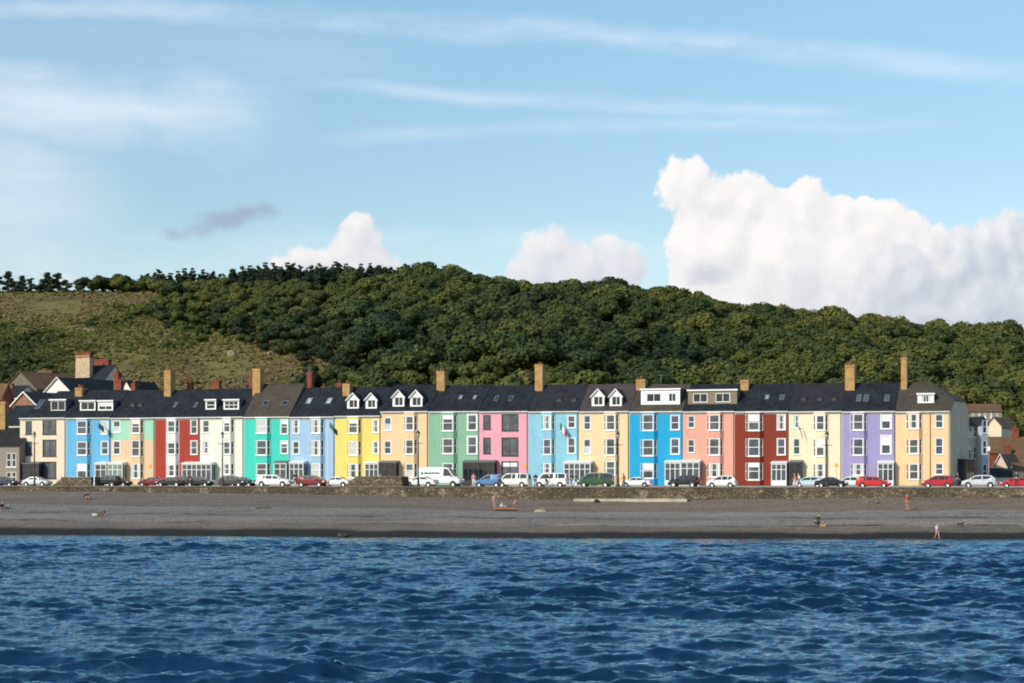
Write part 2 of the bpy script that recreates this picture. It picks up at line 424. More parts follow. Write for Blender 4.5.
    for (a, b, t, bt, gm) in lights:                  # roof windows lying in the slope
        p = roofpt(a, bt); q = roofpt(b, t); ln = math.hypot(q.y-p.y, q.z-p.z); ww = q.x-p.x
        m = MB(); m.M = Matrix.Translation(p) @ RM
        f = 0.10; m.box(0, f, 0, ln, -0.02, 0.08); m.box(ww-f, ww, 0, ln, -0.02, 0.08); m.box(f, ww-f, 0, f, -0.02, 0.078); m.box(f, ww-f, ln-f, ln, -0.02, 0.078)
        s = m.build('roof_window', GREYMET if gm != 'w' else LEAD, root)
        g = MB(); g.M = m.M; g.box(f, ww-f, f, ln-f, -0.01, 0.05)
        g.build('pane', {'d': GLASS, 'b': GLASSB, 'w': PALEG}[gm], s)
    for (a, py) in vents:                              # little hooded roof vents
        p = roofpt(a, py); m = MB(); m.hexa([(p.x-.35, p.y-.3, p.z-.25), (p.x+.35, p.y-.3, p.z-.25), (p.x+.35, p.y+.5, p.z+.2), (p.x-.35, p.y+.5, p.z+.2)],
              [(p.x-.3, p.y-.3, p.z+.10), (p.x+.3, p.y-.3, p.z+.10), (p.x+.3, p.y+.5, p.z+.42), (p.x-.3, p.y+.5, p.z+.42)])
        m.build('roof_vent', DARKFR, roof)
    for dd in dorm:
        kind, a, b, t, bt = dd[:5]; opt = dd[5] if len(dd) > 5 else {}
        p = roofpt((a+b)/2, bt); yd = p.y; xa, zt_ = fr.on_y(a, t, yd); xb, zb_ = fr.on_y(b, bt, yd); wd = xb-xa
        wm = opt.get('wall', WHITE)
        if kind == 'flat':
            ye = min((zt_-zE)/sl + y_e + 0.3, yr+1.0)
            m = MB(); rects = opt.get('win')
            rects = [(fr.on_y(r[0], t, yd)[0]-xa, fr.on_y(r[1], t, yd)[0]-xa) for r in rects] if rects else [(0.14, wd-0.14)]
            wz0 = zb_ + 0.10 if 'wy' not in opt else fr.on_y(a, opt['wy'][1], yd)[1]
            wz1 = zt_ - 0.16 if 'wy' not in opt else fr.on_y(a, opt['wy'][0], yd)[1]
            hs = [(r[0], r[1], wz0, wz1) for r in rects]
            panel(m, (xa, yd), (xb, yd), zb_-0.15, zt_, hs, 0.08)
            m.poly([(xb, yd, zb_-0.15), (xb, ye, zb_-0.15), (xb, ye, zt_), (xb, yd, zt_)], 1); m.poly([(xa, ye, zb_-0.15), (xa, yd, zb_-0.15), (xa, yd, zt_), (xa, ye, zt_)], 1)
            dm = m.build('dormer', [wm, opt.get('cheek', LEAD)], root)
            r = MB(); r.box(xa-0.12, xb+0.12, yd-0.18, ye+0.1, zt_, zt_+0.10, 0); r.box(xa-0.13, xb+0.13, yd-0.20, yd-0.182, zt_-0.09, zt_+0.11, 1)
            r.build('dormer_roof', [LEAD, WHITE], dm)
            for h in hs: window(root, plane_M((xa, yd), (xb, yd), h[0], wz0), h[1]-h[0], wz1-wz0, frame=WHITE, style=opt.get('style', 'double'), sill=False, fr=0.09)
        else:
            pk = zt_; zc = zb_ + (pk-zb_)*0.58; xm = (xa+xb)/2
            ye = min((pk-zE)/sl + y_e + 0.2, yr+0.5); yc = min((zc-zE)/sl + y_e + 0.2, yr)
            m = MB(); in_ = 0.16
            panel(m, (xa+0.10, yd), (xb-0.10, yd), zb_-0.1, zc, [(in_+.12, wd-0.32-in_+.0, zb_+0.12, zc-0.02)], 0.08)
            m.poly([(xa+0.10, yd, zc), (xb-0.10, yd, zc), (xm, yd, pk-0.08)])
            m.poly([(xb-0.10, yd, zb_-0.1), (xb-0.10, yc, zb_-0.1), (xb-0.10, yc, zc), (xb-0.10, yd, zc)], 1); m.poly([(xa+0.1, yc, zb_-0.1), (xa+0.1, yd, zb_-0.1), (xa+0.1, yd, zc), (xa+0.1, yc, zc)], 1)
            dm = m.build('dormer', [WHITE, LEAD], root)
            r = MB()
            r.slab([(xb+0.06, yd-0.2, zc-0.10), (xb+0.06, yc+0.3, zc-0.10), (xm, ye+0.2, pk), (xm, yd-0.2, pk)], 0.08); r.slab([(xm-.002, yd-0.2, pk), (xm-.002, ye+0.2, pk), (xa-0.06, yc+0.3, zc-0.10), (xa-0.06, yd-0.2, zc-0.10)], 0.08)
            r.build('dormer_roof', roofm, dm)
            bb = MB()      # barge boards
            for (xe) in (xa-0.08, xb+0.08):
                q = [(xe, yd-0.24, zc-0.25), (xe, yd-0.205, zc-0.25), (xm, yd-0.205, pk-0.12), (xm, yd-0.24, pk-0.12)]
                bb.hexa(q if xe > xm else q[::-1], [(c[0], c[1], c[2]+0.18) for c in (q if xe > xm else q[::-1])])
            bb.build('barge_board', WHITE, dm)
            window(root, plane_M((xa+0.1, yd), (xb-0.1, yd), in_+.12, zb_+0.12), wd-0.32-2*in_-.12+in_, zc-zb_-0.14, style='double', sill=False, fr=0.08, blind=('none', 0))
    for ch in chim:
        a, b, t, bt = ch[:4]; m = ch[4] if len(ch) > 4 else CHIM
        p = roofpt((a+b)/2, bt); y0 = p.y; xa, zt_ = fr.on_y(a, t, y0); xb, _ = fr.on_y(b, t, y0)
        chimney_part(root, xa, xb, y0, y0+1.55, p.z-1.4, zt_-0.25, m)
    for ch in rear:
        a, b, t = ch[:3]; m = ch[3] if len(ch) > 3 else CHIMRED; y0 = 7.6
        xa, zt_ = fr.on_y(a, t, y0); xb, _ = fr.on_y(b, t, y0)
        chimney_part(root, xa, xb, y0, y0+0.9, ze+0.8, zt_-0.2, m, 2)
    for pp in porch:
        a, b, t = pp[:3]; kind = pp[3]; dp = pp[4] if len(pp) > 4 else 1.3
        xa, zt_ = fr.on_y(a, t, -dp); xb, _ = fr.on_y(b, t, -dp)
        pm = DARKFR if kind == 'dark' else WHITE
        m = MB(); n = max(2, round((xb-xa)/0.75)); base = 0.7 if kind != 'door' else 0.0
        for k in range(n+1):
            x = xa + (xb-xa)*k/n; m.box(x-0.05, x+0.05, -dp, -dp+0.10, 0, zt_-0.2)
        for (zz0, zz1) in ((0, base*1.0) if base else (0, 0.12), (zt_*0.68, zt_*0.68+0.08), (zt_-0.28, zt_-0.12)):
            m.box(xa-0.05, xb+0.05, -dp+0.012, -dp+0.09, zz0, zz1)
        for xx in (xa, xb):
            m.box(xx-0.05, xx+0.05, -dp+0.102, -0.004, 0, max(base, 0.1)); m.box(xx-0.05, xx+0.05, -dp+0.102, -0.004, zt_-0.28, zt_-0.12); m.box(xx-0.045, xx+0.045, -dp*0.5-.04, -dp*0.5+.04, base, zt_-0.28)
        m.hexa([(xa-0.12, -dp-0.12, zt_-0.12), (xb+0.12, -dp-0.12, zt_-0.12), (xb+0.12, -0.004, zt_-0.12), (xa-0.12, -0.004, zt_-0.12)],
               [(xa-0.12, -dp-0.12, zt_), (xb+0.12, -dp-0.12, zt_), (xb+0.12, -0.004, zt_+0.22), (xa-0.12, -0.004, zt_+0.22)], 1)
        po = m.build('porch', [pm, LEAD if kind in ('dark', 'door') else WHITE], root)
        g = MB(); gm = GLASSG if kind == 'green' else (GLASS if kind == 'dark' else GLASSB)
        g.poly([(xa, -dp+0.05, max(base, .1)), (xb, -dp+0.05, max(base, .1)), (xb, -dp+0.05, zt_-0.2), (xa, -dp+0.05, zt_-0.2)])
        for xx in (xa, xb): g.poly([(xx, -dp+0.05, base), (xx, -0.01, base), (xx, -0.01, zt_-0.2), (xx, -dp+0.05, zt_-0.2)])
        g.build('pane', gm, po)
    for (px, t, bt) in pipes:
        x, zt_ = fr.on_y(px, t, -0.08); _, zb_ = fr.on_y(px, bt, -0.08); m = MB(); m.tube((x, -0.09, max(0, zb_)), (x, -0.09, zt_), 0.055)
        m.build('drainpipe', plain('brown_pipe', (0.30, 0.22, 0.15)), root)
    m = MB(); m.tube((w-0.16, -0.07, 0), (w-0.16, -0.07, ze-0.15), 0.05); m.tube((w-0.16, -0.07, ze-0.16), (w-0.16, -OVER-0.03, ze-0.08), 0.05); m.build('drainpipe', plain('downpipe_%d' % (int(x0) % 3), ((0.05, 0.05, 0.055), (0.45, 0.42, 0.38), (0.16, 0.13, 0.11))[int(x0) % 3]), root)
    # a front step and door leaf at the entrance
    if extra: extra(root, fr, w, ze)
    return root, fr, w, ze
PALEG = glass_mat('pale_sky_glass', (0.42, 0.48, 0.54), 0.25)
SL = slate('blue_black_slate', (0.012, 0.0145, 0.020), (0.037, 0.042, 0.052))
SLG = slate('grey_slate', (0.020, 0.021, 0.026), (0.040, 0.041, 0.046))
SLB = slate('brown_weathered_slate', (0.062, 0.050, 0.040), (0.105, 0.085, 0.068))
SLP = slate('purple_slate', (0.060, 0.048, 0.050), (0.092, 0.076, 0.076))
def RP(name, c, k=0.83, grey=0.17):
    if any(w in name for w in ('cobalt', 'oxblood', 'turquoise', 'brick')): grey = 0.06
    if 'lavender' in name: grey = 0.32
    c = lin(c); l = 0.25*c[0] + 0.6*c[1] + 0.15*c[2]
    return render_paint(name, tuple(min(0.80, (x*(1-grey) + l*grey)*k) for x in c))
def rr(z, *v): return [(372 + a/5.464, 372 + b/5.464) for a, b in v]
def Z(*v): return rr(0, *v)
S_ = 5.464
# ------------------------------------------------------------------ the nineteen seafront houses, surveyed left to right
cream1 = RP('paint_cream', (243, 220, 188)); 
terraced('cream terraced house with dark window frames and hipped slate roof, left end of the row', 20, 66, 418, 392, cream1, SL, hipL=3.4,
    single=(25.5, 32, Z((268, 340), (380, 455)), 'sash'), sframe=DARKFR, strim=0.0, wide=(43, 56, Z((262, 340), (372, 460), (492, 582))), frame=DARKFR,
    porch=[(17, 38.5, 463, 'dark')], dorm=[('flat', 50, 66, 400, 411, {'wall': DARKFR, 'style': 'double', 'cheek': LEAD})], lights=[(34, 46, 400, 409, 'b')])
terraced('bright sky blue terraced house with two white box dormers and buff chimney', 66, 111, 418, 391, RP('paint_bright_blue', (88, 186, 232)), SL,
    bay=(76.5, 87, Z((265, 340), (380, 455), (500, 580))), single=(101.5, 108, Z((270, 340), (380, 450))), chim=[(75, 82, 386, 396.5)],
    dorm=[('flat', 80, 95.5, 401, 410.5), ('flat', 98, 113, 401, 410.5)], porch=[(95, 106, 463, 'white')])
terraced('terraced house painted mint green above and peach below', 111, 155, 418, 391, RP('paint_peach_tan', (240, 200, 152)), SL, wall2=RP('paint_mint', (158, 224, 192)), split=440,
    bay=(131, 140, Z((262, 335), (372, 462), (500, 582))), single=(113.5, 120, Z((268, 330), (378, 450))), vents=[(133.5, 405), (141, 405)],
    chim=[(164, 170.5, 369, 396.5)], porch=[(108, 122, 463, 'green')], rear=[(117, 121, 379), (131, 135, 382)])
terraced('brick red terraced house with a white full height bay, near the tall left chimney', 155, 200, 417.5, 390.5, RP('paint_brick_red', (176, 62, 44)), SL, baywall=RP('paint_white_bay', (240, 236, 230)),
    bay=(167, 175.5, Z((265, 330), (385, 450), (505, 570))), single=(191, 197, Z((262, 337), (377, 450))), porch=[(182, 211, 463, 'white')],
    lights=[(172.5, 178.5, 402.5, 407.5, 'b'), (193, 199, 402.5, 407.5, 'b')], rear=[(187, 191, 380)])
terraced('ivory terraced house with two unequal white box dormers', 200, 244, 417, 389.5, RP('paint_ivory', (240, 237, 220)), SL,
    bay=(223, 230.5, Z((258, 330), (380, 450), (500, 560))), single=(203, 209, Z((265, 330), (380, 445))), trim=0.07,
    dorm=[('flat', 205.5, 216, 400, 409.5, {'style': 'sash'}), ('flat', 223.5, 239, 400, 409.5, {'style': 'multi'})], chim=[(252.5, 260, 367, 396)], pipes=[(213.5, 462, 482)], rear=[(212, 219, 379)])
terraced('turquoise terraced house under a taller brown slate roof', 244, 290, 417, 384.5, RP('paint_turquoise', (52, 216, 192)), SLB,
    bay=(256, 267, Z((258, 335), (372, 455), (498, 565))), single=(281, 287.5, Z((262, 338), (378, 445))), porch=[(274, 286, 462, 'door', 1.0)],
    lights=[(262, 270, 401, 405.5, 'd'), (281, 289, 401, 405.5, 'd')], rear=[(249, 253, 374)])
terraced('pale powder blue terraced house with two large pale roof windows', 290, 335, 417, 388.5, RP('paint_powder_blue', (160, 200, 230)), SL,
    bay=(311, 320.5, Z((258, 335), (372, 457), (497, 575))), single=(293, 299, Z((262, 335), (380, 448))), porch=[(289.5, 303, 462, 'white')],
    lights=[(305, 313.5, 398, 404, 'w'), (325, 333.5, 398, 404, 'w')], rear=[(307, 311.5, 371), (321, 325, 385.5)])
terraced('yellow terraced house with two small white gabled dormers', 335, 381, 416, 388, RP('paint_yellow', (252, 220, 84)), SL,
    bay=(348, 358, Z((258, 335), (378, 455), (500, 578))), single=(373, 378.5, Z((262, 330), (380, 445))), porch=[(365, 378, 462.5, 'white')],
    dorm=[('gable', 346.5, 359.5, 393, 408.5), ('gable', 365, 377.5, 393, 408.5)], chim=[(342.5, 349.5, 382, 396)], rear=[(336, 341, 382)])
terraced('peach terraced house with white gabled dormers, beside the yellow house', 381, 428.5, 411.5, 385.5, RP('paint_peach', (253, 208, 150)), SL,
    bay=(405, 414, Z((240, 320), (368, 450), (500, 575))), single=(384.5, 391, Z((250, 320), (378, 447))), porch=[(379, 395.5, 462, 'dark')], trim=0.08,
    dorm=[('gable', 392, 405, 390, 406.5), ('gable', 409.5, 423, 390, 406.5)])
terraced('sage green terraced house with thick white window surrounds', 428.5, 479.5, 411.5, 386, RP('paint_sage', (134, 190, 155)), SL,
    bay=(442, 453.5, Z((235, 322), (362, 447), (497, 560))), single=(468, 476.5, Z((235, 318), (355, 447))), strim=0.16, porch=[(463, 494, 461.5, 'dark')],
    lights=[(458, 463.5, 395.5, 399.5, 'w'), (472, 477.5, 395.5, 399.5, 'w')], chim=[(436.5, 444.5, 369.5, 391)])
terraced('pink terraced house with dark brown window frames', 479.5, 528.3, 411.5, 386, RP('paint_pink', (250, 163, 184)), SL, frame=DARKFR, sframe=DARKFR, strim=0.03,
    single=(483.5, 490.5, Z((237, 312), (360, 445))), wide=(502, 518, Z((232, 320), (360, 457), (490, 560))), lights=[(493.5, 499.5, 396, 401, 'd'), (508, 514, 396, 401, 'd')])
terraced('light aqua blue terraced house beside the pink house', 528.3, 579, 411.5, 385.5, RP('paint_aqua', (134, 205, 228)), SLG,
    bay=(542.5, 551.5, Z((235, 315), (365, 452), (497, 555))), single=(568, 575, Z((240, 305), (362, 445))), porch=[(564, 590, 462, 'white')], vents=[(559.5, 400), (574.5, 400)],
    chim=[(534.8, 542.5, 362.5, 391)])
terraced('apricot terraced house with white gabled dormers on purple slate', 579, 629.5, 411.5, 385, RP('paint_apricot', (253, 215, 156)), SLP,
    bay=(605.5, 615.5, Z((232, 318), (362, 455), (487, 565))), single=(584, 590.5, Z((238, 315), (368, 447))), trim=0.07,
    dorm=[('gable', 591, 605, 389, 406), ('gable', 609, 622.5, 389, 406)])
terraced('strong cobalt blue terraced house with a long white box dormer', 629.5, 683, 411.5, 385, RP('paint_cobalt', (0, 170, 222)), SLB,
    bay=(642, 654, Z((230, 320), (368, 458), (498, 582))), single=(671, 679, Z((238, 315), (365, 448))), porch=[(665, 680, 461.5, 'white')],
    dorm=[('flat', 641, 680, 389.5, 404.5, {'win': [(646.5, 661), (668.5, 676)], 'wy': (393.5, 402), 'style': 'double'})], chim=[(636, 645, 377.5, 390.5)])
terraced('salmon pink terraced house with a wide tan slated dormer', 683, 734.8, 411.5, 385, RP('paint_salmon', (250, 168, 143)), SL,
    bay=(708.5, 720, Z((232, 318), (362, 455), (498, 575))), single=(688, 694.5, Z((240, 305), (370, 440))), porch=[(681, 699, 461, 'white')], strim=0.04,
    dorm=[('flat', 688, 737, 390.5, 404, {'win': [(693, 707.5), (715.5, 730)], 'wy': (393.5, 402.5), 'wall': plain('tan_hung_slate', (0.20, 0.155, 0.10)), 'cheek': plain('tan_hung_slate', (0.20, 0.155, 0.10))})])
terraced('dark oxblood red terraced house with white windows and white glazed porch', 734.8, 788.8, 411.5, 384.5, RP('paint_oxblood', (142, 54, 38)), SL,
    bay=(747.5, 760, Z((230, 320), (362, 460), (495, 590))), single=(777.5, 785, Z((235, 315), (365, 452))), porch=[(771.5, 786, 462.5, 'white')],
    lights=[(764.5, 770, 395, 399.5, 'w'), (779, 785, 395, 400, 'b')], chim=[(740.5, 748.5, 378, 390.5)])
terraced('pale lemon cream terraced house between the red and lavender houses', 788.8, 842, 411.5, 384, RP('paint_lemon_cream', (253, 234, 190)), SLG,
    bay=(815.5, 825, Z((235, 318), (365, 460), (500, 575))), single=(793.5, 800, Z((238, 305), (365, 450))), trim=0.07, strim=0.05, porch=[(790, 801, 461.5, 'dark', 1.0)],
    vents=[(804, 399), (820, 399), (834.5, 399)])
terraced('lavender terraced house with thick white window surrounds', 842, 895.6, 411.5, 383.5, RP('paint_lavender', (166, 152, 212)), SL,
    bay=(852.5, 864, Z((228, 318), (362, 455), (500, 565))), single=(881.5, 890.5, Z((225, 310), (350, 447))), strim=0.16, porch=[(878, 893, 462, 'white', 1.1)],
    lights=[(856, 862, 395, 401.5, 'b'), (863.2, 869.3, 395, 401.5, 'b'), (884, 890, 395, 401.5, 'b')], chim=[(845, 854.5, 363, 390.5)])
GREYREN = render_paint('grey_brown_render', (0.56, 0.45, 0.36))
def corner_side(root, mb, fr, w, ze, jz, jy, skew):
    bk = DEPTH*skew
    hs = [(4.1, 5.2, 7.0, 8.9), (4.1, 5.2, 3.7, 5.7), (7.6, 8.5, 7.0, 8.9), (7.6, 8.5, 3.7, 5.7)]
    a = (w, 0.0); b = (w+bk, DEPTH)
    panel(mb, a, b, 0, ze, hs, 0.12, 1)
    d = Vector((bk, DEPTH, 0)).normalized()
    mb.poly([(w, 0, ze), (w+bk, DEPTH, ze), (w+bk-skew*jy, DEPTH-jy, jz), (w+skew*jy, jy, jz)], 1)
    for (s0, s1, z0, z1) in hs: window(root, plane_M(a, b, s0, z0), s1-s0, z1-z0, frame=CREAMFR, blind=('net', 1.0))
    # dark glazed side porch on the return
    m = MB(); m.M = plane_M(a, b, 4.2, 0)
    for x in (0, 1.5, 3.0, 4.5): m.box(x-.06, x+.06, -1.2, -1.1, 0, 3.3)
    m.box(-.2, 4.7, -1.35, -0.01, 3.302, 3.5); m.box(-.05, 4.55, -1.19, -1.11, 0, 0.5); m.box(-.05, 4.55, -1.19, -1.11, 2.5, 2.6)
    po = m.build('side_porch', DARKFR, root)
    g = MB(); g.M = m.M; g.poly([(0, -1.15, 0.5), (4.5, -1.15, 0.5), (4.5, -1.15, 3.3), (0, -1.15, 3.3)]); g.poly([(0, -1.15, 0.1), (0, -1.15, 3.3), (0, -.02, 3.3), (0, -.02, 0.1)]); g.build('pane', GLASS, po)
corner = terraced('apricot end of terrace house with grey side wall and brown hipped roof', 895.6, 950, 411.5, 383, RP('paint_end_apricot', (253, 209, 146)), SLB, wall2=GREYREN,
    bay=(908.5, 919, Z((228, 310), (365, 447), (500, 588))), single=(935.5, 943, Z((232, 305), (362, 450), (500, 560))), trim=0.08, pipes=[(930, 413, 485)],
    dorm=[('flat', 917.5, 934, 394, 403, {'style': 'double', 'win': [(921, 931)]})], chim=[(901, 906.8, 355.5, 389.5)], hipR=3.6, jerk=0.38, skew=0.16, side=corner_side)

# ------------------------------------------------------------------ other buildings behind and beside the terrace
def cottage(name, label, px0, px1, D, py_eave, py_top, base, depth, mode, th, wallm, roofm, wins=(), chims=(), group=None, wframe=None, over=0.25, trimw=None):
    """small building: mode 'gable' shows its gable to the sea, 'eaves' its long side"""
    a = wpt(px0, D, z=base); th = R(th); fr = Frame(a, th)
    xb, _ = fr.on_y(px1, py_eave, 0); w = xb
    ze = fr.on_y((px0+px1)/2, py_eave, 0)[1]
    root = empty(name, a, th, label, 'building', group)
    m = MB(); r = MB(); holes = []
    for (q0, q1, t, b) in wins:
        x0_, zt = fr.on_y(q0, t, 0); x1_, zb = fr.on_y(q1, b, 0); holes.append((x0_, x1_, zb, zt))
    if mode == 'gable':
        zr = fr.on_y((px0+px1)/2, py_top, 0)[1]; hs = [h for h in holes if h[3] < ze]
        panel(m, (0, 0), (w, 0), 0, ze, hs)
        m.poly([(0, 0, ze), (w, 0, ze), (w/2, 0, zr)]); m.poly([(w, depth, 0), (0, depth, 0), (0, depth, ze), (w/2, depth, zr), (w, depth, ze)])
        m.poly([(w, 0, 0), (w, depth, 0), (w, depth, ze), (w, 0, ze)]); m.poly([(0, depth, 0), (0, 0, 0), (0, 0, ze), (0, depth, ze)])
        sl = (zr-ze)/(w/2); k = over
        r.slab([(w+k, -k, ze-k*sl+.05), (w+k, depth+k, ze-k*sl+.05), (w/2, depth+k, zr+.05), (w/2, -k, zr+.05)], 0.12)
        r.slab([(w/2-.002, -k, zr+.05), (w/2-.002, depth+k, zr+.05), (-k, depth+k, ze-k*sl+.05), (-k, -k, ze-k*sl+.05)], 0.12)
    else:
        zr = fr.on_y((px0+px1)/2, py_top, depth/2)[1]; hs = [h for h in holes if h[3] < ze]
        panel(m, (0, 0), (w, 0), 0, ze, hs)
        for x, fl in ((0, 1), (w, 0)):
            q = [(x, depth, 0), (x, 0, 0), (x, 0, ze), (x, depth/2, zr), (x, depth, ze)]; m.poly(q if fl else q[::-1])
        m.poly([(w, depth, 0), (0, depth, 0), (0, depth, ze), (w, depth, ze)])
        sl = (zr-ze)/(depth/2); k = over
        r.slab([(-k*.5, -k, ze-k*sl+.05), (w+k*.5, -k, ze-k*sl+.05), (w+k*.5, depth/2, zr+.05), (-k*.5, depth/2, zr+.05)], 0.12)
        r.slab([(-k*.5, depth/2+.002, zr+.05), (w+k*.5, depth/2+.002, zr+.05), (w+k*.5, depth+k, ze-k*sl+.05), (-k*.5, depth+k, ze-k*sl+.05)], 0.12)
    m.build('wall', wallm, root); r.build('roof', roofm, root)
    if mode == 'gable' and trimw:
        t = MB()
        for (xx, xe) in ((w+over, w/2), (-over, w/2)):
            z0 = ze - over*sl - .14; q = [(xx, -over-.06, z0), (xx, -over-.004, z0), (xe, -over-.004, zr-.1), (xe, -over-.06, zr-.1)]
            q = q if xx > xe else q[::-1]; t.hexa(q, [(c[0], c[1], c[2]+.22) for c in q])
        t.build('barge_board', trimw, root)
    for h in holes:
        if h[3] < ze: window(root, plane_M((0, 0), (w, 0), h[0], h[2]), h[1]-h[0], h[3]-h[2], frame=wframe or WHITE)
    for c in chims:
        q0, q1, t, b = c[:4]; cm = c[4] if len(c) > 4 else CHIMRED; cy = c[5] if len(c) > 5 else depth/2-.5
        x0_, zt = fr.on_y(q0, t, cy); x1_, zb = fr.on_y(q1, b, cy)
        chimney_part(root, x0_, x1_, cy, cy+1.0, zb-1.2, zt-.25, cm, 3)
    return root
RENDW = render_paint('white_render', (0.72, 0.69, 0.62)); CREAMW = render_paint('warm_cream_render', (0.72, 0.60, 0.45)); PINKW = render_paint('pink_cream_render', (0.70, 0.52, 0.40))
TILE = slate('brown_clay_tile', (0.15, 0.085, 0.046), (0.22, 0.135, 0.075)); DKT = slate('dark_roofing', (0.024, 0.022, 0.022))
DUN = render_paint('dun_render', (0.27, 0.22, 0.185))
GB = 'houses behind the left end of the terrace'; GR = 'houses beyond the right end of the terrace'
cottage('end_house', 'lower dun brown house with black roof, cut by the left edge beside the cream house', -28, 19.2, 286.5, 445, 428, 5.0, 9, 'eaves', math.degrees(TH), DUN, DKT,
    wins=[(6.5, 11, 453, 467), (12, 16, 453, 467), (6.5, 11, 472, 482), (12, 16, 472, 482), (-14, -8, 453, 467)], chims=[(-1, 5, 400, 436, CHIM)])
cottage('cottage', 'rubble stone cottage with a brown tiled roof, high behind the left end', 4, 37, 330, 389, 371.5, 6, 11, 'gable', -34, STONEW, TILE, chims=[(37, 52, 369.5, 374, masonry('brown_brick', (0.20, 0.11, 0.08), (0.16, 0.09, 0.07), (0.2, 0.15, 0.12)), 9)], group=GB)
cottage('cottage', 'white gabled cottage with a long blue black roof behind the blue house', 40, 76, 316, 397, 377.5, 6, 13, 'gable', -32, RENDW, SL, group=GB, trimw=OFFWHITE)
big = cottage('town_house', 'tall house with a big cream chimney and a red brick chimney on the hillside', 70, 100, 344, 386, 366, 6, 9, 'eaves', -24, CREAMW, SLG, group=GB,
    chims=[(75.5, 89.5, 353.5, 371, masonry('cream_brick', (0.62, 0.46, 0.30), (0.56, 0.40, 0.26), (0.6, 0.5, 0.36)), 1.2), (94, 108.5, 358, 372, CHIMRED, 5.5), (75.2, 89.9, 351.5, 350.5, CHIMRED, 1.15)])
cottage('cottage', 'small white walled cottage with dark roof at far left', 3.5, 16, 322, 396, 386, 6, 7, 'eaves', -20, RENDW, DKT, group=GB, chims=[(9, 13, 384, 391)])
cottage('cottage', 'grey roofed cottage with a white gable edge, lowest at far left', 12, 37, 306, 405, 392, 6, 9, 'gable', -40, masonry('cottage_brick', (0.33, 0.16, 0.11), (0.27, 0.13, 0.09), (0.3, 0.22, 0.17)), SLG, group=GB, trimw=WHITE)
cottage('cottage', 'dark roofed low cottage with a white side wall, just left of the cream house', -2, 22, 298, 424, 406, 5.5, 8, 'eaves', -28, RENDW, SL, group=GB)
cottage('cottage', 'cottage whose small white gable peeps over the mint house roof', 121, 132, 316, 390, 380.5, 6, 8, 'gable', -24, RENDW, SL, group=GB, chims=[(113.5, 118, 371, 386, CHIMRED, 3), (134, 139, 382, 391, CHIMRED, 3)])
cottage('cottage', 'red brick cottage with a dark roof, cut by the left edge behind the stack', -24, 1.5, 312, 398, 384, 6, 5, 'eaves', -8, CHIMRED, TILE, group=GB)
# right-hand side street
cottage('side_wing', 'grey brown rear wing with two cream windows behind the end of the terrace', 967.3, 980, 262, 425, 412, 5.0, 7, 'eaves', 48, GREYREN, SLG, group=GR,
    wins=[(969, 971.5, 426.5, 437), (974, 976.5, 426.5, 437), (969, 971.5, 447, 459), (974, 976.5, 447, 459)])
def bay_house():
    a = wpt(978, 263.5, z=5.0); root = empty('bay_fronted_house', a, R(20), 'narrow grey house with stacked white bay windows at the side street', 'building', GR); fr = Frame(a, R(20))
    w = fr.on_y(987, 440, 0)[0]; ze = fr.on_y(982, 425, 0)[1]; zr = fr.on_y(982, 417, 0)[1]
    m = MB(); m.box(0, w, 0, 8, 0, ze); m.poly([(0, 0, ze), (w, 0, ze), (w/2, 0, zr)]); m.build('wall', GREYREN, root)
    r = MB(); r.slab([(w+.2, -.3, ze), (w+.2, 8, ze), (w/2, 8, zr+.1), (w/2, -.3, zr+.1)], .12); r.slab([(w/2-.002, -.3, zr+.1), (w/2-.002, 8, zr+.1), (-.2, 8, ze), (-.2, -.3, ze)], .12); r.build('roof', SLG, root)
    b = MB(); hs = [(.12, .78, 1.0, 2.9), (.12, .78, 4.3, 6.2), (.12, .78, 7.2, 9.0)]; A, B, C_, D_ = (.05, 0), (.2, -.7), (1.1, -.7), (1.25, 0)
    panel(b, B, C_, 0, ze-.2, hs); panel(b, A, B, 0, ze-.2, []); panel(b, C_, D_, 0, ze-.2, []); b.poly([(A[0], A[1], ze-.2), (B[0], B[1], ze-.2), (C_[0], C_[1], ze-.2), (D_[0], D_[1], ze-.2)])
    bo = b.build('bay', RP('paint_bay_grey', (190, 200, 220)), root)
    for h in hs: window(root, plane_M(B, C_, h[0], h[2]), h[1]-h[0], h[3]-h[2], blind=('none', 0))
bay_house()
cottage('long_terrace', 'long grey terrace under a brown roof, far behind the right end of the row', 965, 1002, 338, 411, 404, 8, 8, 'eaves', -6, DUN, TILE, group=GR,
    wins=[(972+6*k, 974+6*k, 413, 418) for k in range(5)], chims=[(974, 976, 403, 406), (985, 987, 403, 406), (995, 997, 403, 406)])
cottage('cottage', 'cream gabled cottage against the trees behind the side street', 986, 1001.5, 316, 426, 417, 6, 8, 'gable', -30, CREAMW, TILE, group=GR)
cottage('cottage', 'brown roofed house with a tall red chimney at the right edge', 989, 1046, 305, 452, 437, 5, 9, 'eaves', -4, CHIMRED, TILE, group=GR, chims=[(1013, 1019, 426, 442, CHIMRED)])
cottage('cottage', 'brown roofed house with a squat red chimney near the right edge', 1004, 1052, 288, 470, 450, 5, 9, 'eaves', -8, CREAMW, TILE, group=GR, chims=[(1005.5, 1011, 444, 458, CHIMRED, 3)])
cottage('cottage', 'pinkish cream gabled cottage beside the side street', 990.5, 1010, 279, 472, 454, 5, 9, 'gable', -28, PINKW, TILE, group=GR, trimw=OFFWHITE)
cottage('garage', 'low white garage with a black roof behind the silver car', 985, 1012, 264, 476, 468.5, 4.9, 6, 'eaves', -14, RENDW, DKT, group=GR, wins=[(988, 996, 477.5, 483)])
cottage('cottage', 'cream rendered low building at the right edge behind the red car', 1014, 1060, 272, 470, 463, 4.9, 7, 'eaves', -10, CREAMW, TILE, group=GR)
